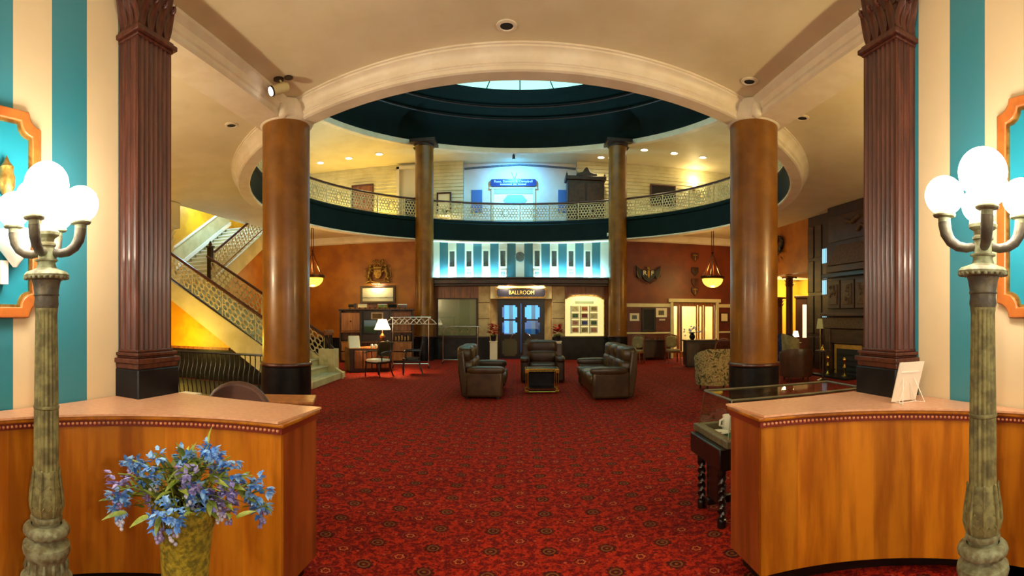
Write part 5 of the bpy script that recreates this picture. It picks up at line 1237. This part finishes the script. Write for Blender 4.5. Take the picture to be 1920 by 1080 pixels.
# ------------------------------------------------------------------ right back wall
cr = thing('wall_crest', 'dark winged crest with the letters R and F on the red wall', 'crest', (4.93, 18.58, 3.28))
m = MB(); m.prismy([(-.30, .20), (0, .14), (.30, .20), (.28, -.05), (.16, -.22), (0, -.32), (-.16, -.22), (-.28, -.05)], -.06, 0); m.build('shield', 'black_wood', cr, bevel=.02)
for s_ in (-1, 1):
    m = MB(); m.prismy([(s_*.24, .12), (s_*.50, .36), (s_*.47, .10), (s_*.50, -.06), (s_*.40, -.14), (s_*.30, -.20)], -.05, 0); m.build('wing', 'black_wood', cr, bevel=.015)
    m = MB(); m.tube([(s_*.46, -.06, .14), (s_*.44, -.06, -.02), (s_*.36, -.06, -.16)], [.012, .022, .012], 6); m.build('feather', 'beige_fabric', cr)
    m = MB(); m.tube([(s_*.05, -.05, -.36), (s_*.18, -.05, -.28), (s_*.32, -.05, -.22)], .02, 6); m.build('ribbon', 'mahogany', cr)
m = MB(); m.prismy([(-.04, .15), (.04, .15), (.05, -.02), (0, -.16), (-.05, -.02)], -.085, -.06); m.build('torch', 'brass', cr); m = MB(); m.ball((0, -.07, .23), (.07, .04, .08), 10, 8); m.build('flame', 'old_gold', cr)
text('R', .26, 'paper_cream', cr, (-.15, -.07, .05), 'letter'); text('F', .26, 'paper_cream', cr, (.15, -.07, .05), 'letter')
for k, (z, c1) in enumerate(((4.02, 'mahogany'), (3.45, 'dark_wood'), (3.0, 'mahogany'), (2.66, 'mahogany'))):
    o = thing('wall_shield', ['small heraldic shield, topmost in the column over the glass doors', 'small heraldic shield, second from the top over the glass doors', 'small heraldic shield, third from the top over the glass doors', 'small heraldic shield right above the glass doors'][k], 'shield', (6.87, 18.6, z), 0, 'shields over the glass doors')
    m = MB(); m.prismy([(-.15, .17), (.15, .17), (.15, -.02), (0, -.19), (-.15, -.02)], -.04, 0); m.build('plate', c1, o, bevel=.012); m = MB(); m.box(-.02, .02, -.055, -.04, -.12, .12); m.box(-.09, .09, -.055, -.04, .06, .10); m.build('emblem', 'old_gold' if k in (0, 3) else 'copper_dark', o)
def frame(label, x, z, w_, h, fm, pm_, y=18.60, name='framed_picture'):
    o = thing(name, label, 'picture', (x, y, z)); MB().frame([(-w_/2, -h/2), (w_/2, -h/2), (w_/2, h/2), (-w_/2, h/2)], [(-w_/2+.035, -h/2+.035), (w_/2-.035, -h/2+.035), (w_/2-.035, h/2-.035), (-w_/2+.035, h/2-.035)], -.035, 0).build('frame', fm, o, bevel=.005)
    MB().box(-w_/2+.03, w_/2-.03, -.015, 0, -h/2+.03, h/2-.03).build('mat', 'paper_cream', o); MB().box(-w_/4, w_/4, -.018, -.015, -h/4, h/4).build('print', pm_, o)
frame('white matted picture on the red wall left of the dark mirror', 4.38, 1.63, .38, .30, 'white_gloss', 'grille')
frame('white matted picture high on the red wall beside the glass doors', 5.46, 1.80, .46, .36, 'white_gloss', 'gray_wood')
frame('pale picture on the red wall right of the glass doors', 8.15, 1.62, .36, .38, 'dark_wood', 'paper_cream')
o = thing('wall_plate', 'small pale nameplate under the picture beside the glass doors', 'plate', (5.50, 18.6, 1.53)); MB().box(-.12, .12, -.012, 0, -.03, .03).build('plate', 'paper_cream', o); MB().box(-.09, .09, -.014, -.012, -.004, .004).build('engraving', 'grille', o)
o = thing('dark_mirror', 'dark framed mirror on the red wall above the console table', 'mirror', (4.95, 18.60, 1.06)); MB().frame([(-.28, 0), (.28, 0), (.28, .92), (-.28, .92)], [(-.20, .08), (.20, .08), (.20, .84), (-.20, .84)], -.06, 0).build('frame', 'black_wood', o, bevel=.012); MB().box(-.2, .2, -.03, 0, .08, .84).build('glass', 'black_marble', o)
o = thing('console_table', 'dark console table under the mirror on the red wall', 'table', (5.0, 18.15, 0)); MB().box(-.45, .45, -.2, .25, .73, .77).build('top', 'dark_wood', o, bevel=.008); MB().box(-.41, .41, -.16, .22, .1, .73).build('body', 'dark_wood', o, bevel=.01)
for a in (-.41, .33): MB().box(a, a+.08, -.16, -.08, 0, .1).build('foot', 'dark_wood', o)
for k in range(4):
    p_ = (4.72+.17*k, 18.10, .77); o = thing('crystal_glass', ['crystal glass at the left end of the console table', 'crystal glass left of the middle of the console table', 'crystal glass right of the middle of the console table', 'crystal glass at the right end of the console table'][k], 'glass', p_, 0, 'glasses on the console table'); m = MB(); m.lathe([(.04, 0), (.008, .012), (.008, .06), (.035, .09), (.04, .13)], 14); m.build('goblet', 'chrome', o); m = MB(); m.torus((0, 0, .13), .04, .003, 14, 5); m.build('rim', 'brass', o)
p = spot(1192, 17.2); wood_chair('side_chair', 'slim gold backed side chair left of the console table', (p[0], p[1], 0), R(-30), 'mid_wood', 'beige_fabric', False, 'beige_fabric', slim=True, hb=.96, group='gold backed side chairs')
p = spot(1262, 17.6); wood_chair('side_chair', 'slim gold backed side chair beside the glass doors', (p[0], p[1], 0), R(-5), 'mid_wood', 'beige_fabric', False, 'beige_fabric', slim=True, hb=.96, group='gold backed side chairs')
p = spot(1314, 16.3); o = thing('wooden_desk', 'brown wooden desk in front of the glass doors', 'desk', (p[0], p[1], 0), R(-6)); MB().box(-.58, .58, -.3, .3, .84, .88).build('top', 'dark_wood', o, bevel=.01); MB().box(-.54, .54, -.26, .26, .05, .84).build('body', 'dark_wood', o, bevel=.01); MB().box(-.5, .5, -.275, -.26, .12, .78).build('panel', 'mantel_wood', o, bevel=.012); MB().box(-.5, .5, -.22, .22, 0, .05).build('plinth', 'black_wood', o)
p = spot(1298, 16.3); o = thing('flower_vase', 'dark vase of pale flowers on the brown desk', 'vase', (p[0], p[1], .88)); m = MB(); m.lathe([(.05, 0), (.09, .05), (.10, .12), (.05, .2), (.06, .22), (.04, .2), (0, .1)], 16); m.build('vase', 'black_iron', o); m = MB(); r_ = random.Random(5)
for k in range(28): m.ball((r_.gauss(0, .11), r_.gauss(0, .08), .30+r_.gauss(0, .07)), .028, 8, 6)
m.build('blossoms', 'petal_white', o, stuff=True); m = MB()
for k in range(18): a = 2*pi*k/18; m.leaf((0, 0, .2), (cos(a), sin(a), .7), (0, 0, 1), .24, .05, .5, 3)
m.build('foliage', 'leaf', o, stuff=True)
p = spot(1357, 15.2); wood_chair('round_back_chair', 'wooden chair with rounded back rail behind the floral armchair', (p[0], p[1], 0), R(160), 'mid_wood', 'mid_wood', False, 'mahogany', True)
# floral tub chair
def tub(name, label, loc, rz, mtl, w_=.84, h=.90, wing=False, legs='dark_wood'):
    t = thing(name, label, 'armchair', loc, rz); x = w_/2
    m = MB(); n_ = 20; V = []; FF = []
    for i, (z, k) in enumerate(((.14, .96), (.30, 1.0), (.60, 1.0), (h-.06, 1.06), (h, 1.02), (h-.02, .88), (.60, .80), (.40, .78))):
        for j in range(n_+1):
            a = -R(10)+R(200)*j/n_; dip = 0 if z < .55 else -(h-.62)*.8*max(0, abs(j/n_-.5)*2-.35)*(1 if not wing else .55)
            V.append((x*k*cos(a), .36*k*sin(a)*1.15, z+dip))
    for i in range(7):
        for j in range(n_): FF.append((i*(n_+1)+j, i*(n_+1)+j+1, (i+1)*(n_+1)+j+1, (i+1)*(n_+1)+j))
    for j in (0, n_): FF.append(tuple(i*(n_+1)+j for i in range(8)))
    FF.append(tuple(range(n_+1))); m.add(V, FF); m.build('shell', mtl, t, ang=60)
    m = MB(); m.cush(-x*.80, x*.80, -.42, .30, .30, .50, .4); m.build('seat_cushion', mtl, t, ang=80)
    MB().box(-x*.8, x*.8, -.36, .2, .12, .32).build('frame', mtl, t, bevel=.02)
    for a, b in ((-.3, -.33), (.3, -.33), (-.28, .28), (.28, .28)): MB().cyl((a*w_, b, 0), (a*w_, b, .16), .018, .026, 8).build('leg', legs, t)
    return t
p = spot(1342, 11.0); tub('floral_armchair', 'olive floral tub armchair seen from behind beside the right column', (p[0], p[1], 0), R(172), 'floral_fabric', .92, .93)
p = spot(1493, 12.5); tub('club_chair', 'plain brown club chair seen from behind near the fireplace', (p[0], p[1], 0), R(160), 'leather_brown', .84, .84)
tub('wing_chair', 'beige wing chair near the fireplace', (7.6, 12.15, 0), R(60), 'beige_fabric', .74, 1.14, True)
p = spot(1466, 16.4); tub('blue_chair', 'navy patterned armchair in the parlour opening', (p[0], p[1], 0), R(150), 'navy_fabric', .8, 1.08, True)
# pendants
def pendant(label, x, y):
    t = thing('pendant_lamp', label, 'pendant lamp', (x, y, 0), 0, 'bowl pendant lamps')
    m = MB(); m.lathe([(.10, ZC), (.09, ZC-.05), (.03, ZC-.09), (.02, ZC-.12)], 16); m.build('canopy', 'copper_dark', t)
    for s_ in (-1, 1): MB().cyl((s_*.035, 0, ZC-.08), (s_*.035, 0, 3.95), .014, n=6).build('rod', 'copper_dark', t)
    m = MB(); m.lathe([(.02, 3.98), (.06, 3.94), (.03, 3.88), (.07, 3.82), (.05, 3.76), (.02, 3.72)], 14); m.build('hub', 'copper_dark', t)
    for k in range(6): a = 2*pi*k/6; MB().tube([(.04*cos(a), .04*sin(a), 3.84), (.14*cos(a), .14*sin(a), 3.55), (.30*cos(a), .30*sin(a), 3.18), (.40*cos(a), .40*sin(a), 3.06)], [.014, .018, .022, .02], 6).build('arm', 'copper_dark', t)
    m = MB(); m.lathe([(.36, 3.08), (.43, 3.08), (.45, 3.04), (.43, 2.99), (.36, 2.97)], 32); m.build('band', 'copper_dark', t)
    P = [(.37*cos(R(90)*k/8)+.0, 2.98-.30*sin(R(90)*k/8)) for k in range(9)]; P[-1] = (.001, P[-1][1]); m = MB(); m.lathe(P, 32, cap=False); m.build('bowl', 'bowl_glow', t, ang=80)
    light('pendant_light', 'POINT', (x, y, 3.25), 34, (1, .66, .20), .15); light('pendant_low', 'POINT', (x, y, 2.55), 26, (1, .62, .16), .12)
p = spot(1336, 17.6); pendant('bowl pendant lamp with yellow glass in front of the red wall', p[0], p[1])
p = spot(586, 17.2); pendant('bowl pendant lamp with yellow glass half hidden behind the left column', p[0], p[1])

# ------------------------------------------------------------------ fireplace
fp = thing('fireplace', 'tall carved wooden fireplace with tan tiled opening, partly behind the right pilaster', 'fireplace', (8.42, 10.72, 0))
Xf = 0
MB().box(.02, .38, -1.15, 1.05, 0, 4.80).build('chimney_breast', 'dark_wood', fp)
MB().box(-.05, .03, -.62, .62, 0, .86).build('tile_surround', 'tan_tile', fp); MB().box(-.06, .04, -.50, .50, 0, .74).build('firebox', 'soot_shade_black', fp)
for k in range(4): MB().box(-.075, -.06, -.40, .40, .12+.15*k, .15+.15*k).build('grate_bar', 'black_iron', fp)
for y in (-.95, .75): MB().box(-.12, .03, y, y+.22, 0, 1.28).build('jamb', 'mantel_wood', fp, bevel=.012)
MB().box(-.08, .03, -.95, .97, .88, 1.28).build('frieze_low', 'mantel_wood', fp, bevel=.01); MB().box(-.13, .03, -.98, 1.0, 1.30, 1.62).build('carved_frieze', 'carved_wood', fp, bevel=.015); MB().box(-.26, .03, -1.08, 1.08, 1.64, 1.74).build('mantel_shelf', 'mantel_wood', fp, bevel=.02)
for y in (-.92, -.28, .36):
    a = MB().box(-.07, .03, y, y+.58, 1.86, 2.66).build('carved_or_shade_panel', 'mantel_wood', fp, bevel=.012); b = MB().box(-.10, -.06, y+.10, y+.48, 1.97, 2.55).build('carving', 'carved_wood', a, bevel=.01)
    m = MB(); r_ = random.Random(int(y*100))
    for k in range(14): m.ball((-.10, y+.15+.28*r_.random(), 2.02+.48*r_.random()), .035, 8, 6)
    m.build('relief', 'carved_wood', a, stuff=True)
MB().box(-.20, .03, -1.05, 1.05, 2.74, 2.86).build('upper_shelf', 'black_wood', fp, bevel=.015); MB().box(-.10, .03, -.98, .98, 2.90, 3.08).build('upper_frieze', 'mantel_wood', fp, bevel=.01)
m = MB(); m.add([(-.10, -.95, 3.10), (-.10, .95, 3.10), (.03, .50, 3.72), (.03, -.50, 3.72), (.05, -.95, 3.10), (.05, .95, 3.10)], [(0, 1, 2, 3), (0, 3, 4), (1, 5, 2)]); m.build('hood', 'carved_wood', fp, smooth=False)
MB().box(-.02, .03, -.95, .95, 3.78, 4.5).build('top_panel', 'leather_brown', fp, bevel=.01)
m = MB(); m.tube([(-.05, -.5, 4.35), (-.08, -.2, 4.2), (-.06, .1, 4.3)], .05, 8); m.tube([(-.06, -.4, 3.95), (-.08, -.6, 4.1), (-.06, -.75, 4.0)], .04, 8); m.build('top_relief', 'carved_wood', fp)
struct(MB().box(7.67, 8.28, 9.95, 11.5, 0, .06).build('floor_hearth', 'black_marble', bevel=.01), 'black stone hearth slab')
for k, y in enumerate((-.34, .42)):
    o = thing('andiron', ['brass andiron at the near side of the fireplace', 'brass andiron at the far side of the fireplace'][k], 'andiron', (8.0, 10.72+y, .06)); m = MB(); m.lathe([(.07, 0), (.05, .04), (.02, .08), (.03, .16), (.055, .22), (.03, .28), (.02, .34), (.05, .40), (.055, .44), (.03, .49), (.0, .50)], 14); m.build('post', 'brass', o); m = MB(); m.tube([(-.1, 0, .02), (.0, 0, .10), (.25, 0, .10)], .015, 6); m.build('bar', 'black_iron', o)
p = spot(1538, 13.7); o = thing('floor_lamp', 'unlit floor lamp with pale square shade beside the fireplace', 'lamp', (p[0], p[1], 0)); MB().lathe([(.14, 0), (.14, .03), (.02, .05)], 20).build('base', 'brass', o); MB().cyl((0, 0, .04), (0, 0, 1.34), .012, n=8).build('pole', 'brass', o)
m = MB(); m.lathe([(.13, 1.30), (.085, 1.58)], 4, cap=False); m.build('lamp_shade', 'lamp_shade_dim', o, smooth=False)
p = spot(1543, 12.75); o = thing('side_table', 'small dark round table beside the fireplace', 'table', (p[0], p[1], 0)); MB().lathe([(.20, .74), (.20, .77)], 20).build('top', 'dark_wood', o); MB().lathe([(.16, 0), (.03, .05), (.025, .74)], 14).build('pillar', 'dark_wood', o)
o = thing('brass_bell', 'brass bell shaped ornament on the small round table', 'ornament', (p[0], p[1], .77)); MB().lathe([(.07, 0), (.065, .03), (.03, .09), (.0, .10)], 14).build('bell', 'brass', o); MB().ball((0, 0, .12), .025, 10, 6).build('knob', 'brass', o)
o = thing('wall_wreath', 'dark wreath with hanging foliage on the orange wall above the parlour opening', 'wreath', (8.74, 15.15, 4.22)); MB().torus((0, 0, 0), .24, .06, 24, 8, 'x').build('ring', 'black_wood', o); m = MB(); r_ = random.Random(2)
for k in range(60): a = r_.uniform(0, 2*pi); m.leaf((-.03, .24*cos(a), .24*sin(a)-(.3 if k % 3 == 0 else 0)), (r_.uniform(-.5, 0), r_.uniform(-1, 1), r_.uniform(-1, .3)), (-1, 0, 0), .22, .05, .2, 3)
m.build('foliage', 'black_wood', o, stuff=True)
# parlour columns, door, small lamp
def pcolumn(px, rho, ztop, r, label):
    p = spot(px, rho); t = thing('parlour_column', label, 'column', (p[0], p[1], 0)); MB().lathe([(r*1.4, 0), (r*1.4, .1), (r*1.1, .16), (r, .2), (r*.9, ztop-.4)], 24).build('shaft', 'mahogany', t)
    m = MB()
    for zz in (ztop-.4, ztop-.26):
        for k in range(10): a = 2*pi*k/10+zz; m.leaf((r*.85*cos(a), r*.85*sin(a), zz), (cos(a)*.3, sin(a)*.3, 1), (cos(a), sin(a), 0), .2, .09, -.3, 4)
    m.lathe([(r*.85, ztop-.4), (r, ztop-.06)], 16); m.build('capital', 'mahogany', t, stuff=True); MB().cbox((0, 0, ztop-.03), (r*2.9, r*2.9, .07)).build('abacus', 'mahogany', t)
    return t
pcolumn(1480, 19.6, 3.22, .15, 'dark red column with leafy capital in the yellow parlour'); pcolumn(1461, 20.6, 2.45, .15, 'shorter dark column at the left of the yellow parlour')
o = MB().box(9.9, 13.9, 16.6, 17.05, 3.22, 3.6).build('trim_12', 'plaster_trim'); struct(o, 'white entablature in the yellow parlour')
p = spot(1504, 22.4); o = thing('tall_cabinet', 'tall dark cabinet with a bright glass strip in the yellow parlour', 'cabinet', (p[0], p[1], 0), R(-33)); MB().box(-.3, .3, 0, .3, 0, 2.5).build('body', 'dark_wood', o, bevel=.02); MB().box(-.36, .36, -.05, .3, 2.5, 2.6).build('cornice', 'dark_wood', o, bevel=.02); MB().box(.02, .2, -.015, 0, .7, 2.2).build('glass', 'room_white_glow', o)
p = spot(1492, 17.0); o = thing('table_lamp', 'small red table lamp in the yellow parlour', 'lamp', (p[0], p[1], .0)); MB().lathe([(.2, 0), (.03, .05), (.03, .7), (.2, .72), (.2, .75)], 16).build('stand', 'mahogany', o); MB().lathe([(.05, .75), (.06, .85), (.02, .95)], 12).build('base', 'mahogany', o); m = MB(); m.lathe([(.12, .95), (.07, 1.15)], 16, cap=False); m.build('lamp_shade', 'shade_glow', o)

# ------------------------------------------------------------------ upper gallery things
ZG = 5.101
ar = thing('armoire', 'dark carved armoire with crested top on the upper gallery', 'armoire', (2.62, 20.05, ZG)); MB().box(-.72, .78, -.3, .3, 0, 2.05).build('body', 'dark_wood', ar, bevel=.02); MB().box(-.80, .86, -.36, .3, 2.05, 2.22).build('cornice', 'dark_wood', ar, bevel=.03)
m = MB(); m.prismy([(-.35, 2.22), (.48, 2.22), (.45, 2.32), (.22, 2.38), (.15, 2.5), (.06, 2.58), (-.03, 2.5), (-.10, 2.38), (-.33, 2.32)], -.30, -.2); m.build('crest', 'dark_wood', ar, bevel=.015); MB().torus((.06, -.3, 2.50), .05, .02, 14, 6, 'y').build('crest_ring', 'dark_wood', ar)
for x in (-.74, -.3, .45, .8): m = MB(); m.lathe([(.035, 2.22), (.04, 2.28), (.015, 2.33), (.0, 2.42)], 10, (x, -.28)); m.build('finial', 'dark_wood', ar)
for x in (-.62, .08): d_ = MB().box(x, x+.62, -.32, -.3, .2, 1.95).build('door', 'mantel_wood', ar, bevel=.012); MB().ball((x+(.55 if x < 0 else .07), -.34, 1.1), .02, 8, 6).build('knob', 'brass', d_)
def hung(label, x, z, w_, h, canvas, name='framed_picture', y=20.34):
    o = thing(name, label, 'picture', (x, y, z)); MB().frame([(-w_/2, -h/2), (w_/2, -h/2), (w_/2, h/2), (-w_/2, h/2)], [(-w_/2+.07, -h/2+.07), (w_/2-.07, -h/2+.07), (w_/2-.07, h/2-.07), (-w_/2+.07, h/2-.07)], -.05, .02).build('frame', 'mahogany', o, bevel=.012); MB().box(-w_/2+.06, w_/2-.06, -.02, 0, -h/2+.06, h/2-.06).build('canvas', canvas, o)
hung('red brown framed canvas on the left upper gallery wall', -6.7, 6.65, 1.0, 1.45, 'mid_wood'); hung('dark painting on the right upper gallery wall', 6.05, 6.85, 1.15, .9, 'black_wood')
hung('dark framed mirror with bright glass left of the blue-lit bay', -3.15, 6.35, .62, .95, 'paper_cream', 'framed_mirror')
o = thing('gallery_chair', 'dark high backed chair in the upper doorway niche', 'chair', (-4.55, 19.85, ZG)); MB().box(-.27, .27, .18, .26, .1, 1.5).build('backrest', 'navy_sign', o, bevel=.04); MB().box(-.27, .27, -.25, .2, .38, .48).build('seat', 'navy_sign', o, bevel=.03)
for a, b in ((-.24, -.22), (.2, -.22), (-.24, .2), (.2, .2)): MB().box(a, a+.05, b, b+.05, 0, .4).build('leg', 'black_wood', o)
o = thing('gallery_table', 'small table with leafy plant below the bright mirror on the upper gallery', 'table', (-3.05, 19.95, ZG)); MB().box(-.35, .35, -.2, .2, .68, .72).build('top', 'paper_cream', o)
for a, b in ((-.3, -.16), (.26, -.16), (-.3, .12), (.26, .12)): MB().box(a, a+.04, b, b+.04, 0, .68).build('leg', 'paper_cream', o)
o = thing('gallery_plant', 'leafy plant on the small table of the upper gallery', 'potted plant', (-3.05, 19.95, ZG+.72)); m = MB(); m.lathe([(.07, 0), (.1, .14), (.08, .13), (0, .1)], 14); m.build('pot', 'black_wood', o); m = MB(); r_ = random.Random(9)
for k in range(40): a = r_.uniform(0, 2*pi); m.leaf((0, 0, .12), (cos(a), sin(a), r_.uniform(.2, 1.2)), (0, 0, 1), .26, .06, .5, 3)
m.build('foliage', 'leaf', o, stuff=True)
o = thing('wall_sconce', 'glowing wall sconce on the right upper gallery wall', 'sconce', (7.45, 20.25, 7.25)); m = MB(); m.lathe([(.04, 0), (.10, .12), (.11, .22)], 14, cap=False); m.build('shade', 'shade_glow', o); MB().box(-.03, .03, .0, .14, -.1, .08).build('bracket', 'brass', o)
light('sconce_light', 'POINT', (7.45, 20.1, 7.6), 16, (1, .82, .42), .06)
o = thing('gallery_sideboard', 'long low sideboard behind the railing on the right upper gallery', 'sideboard', (7.0, 19.7, ZG)); MB().box(-.9, .7, -.22, .22, .1, .82).build('body', 'dark_wood', o, bevel=.02); MB().box(-.95, .75, -.25, .22, .82, .87).build('top', 'mid_wood', o, bevel=.01)
for a in (-.85, .6): MB().box(a, a+.06, -.2, -.14, 0, .1).build('foot', 'dark_wood', o)
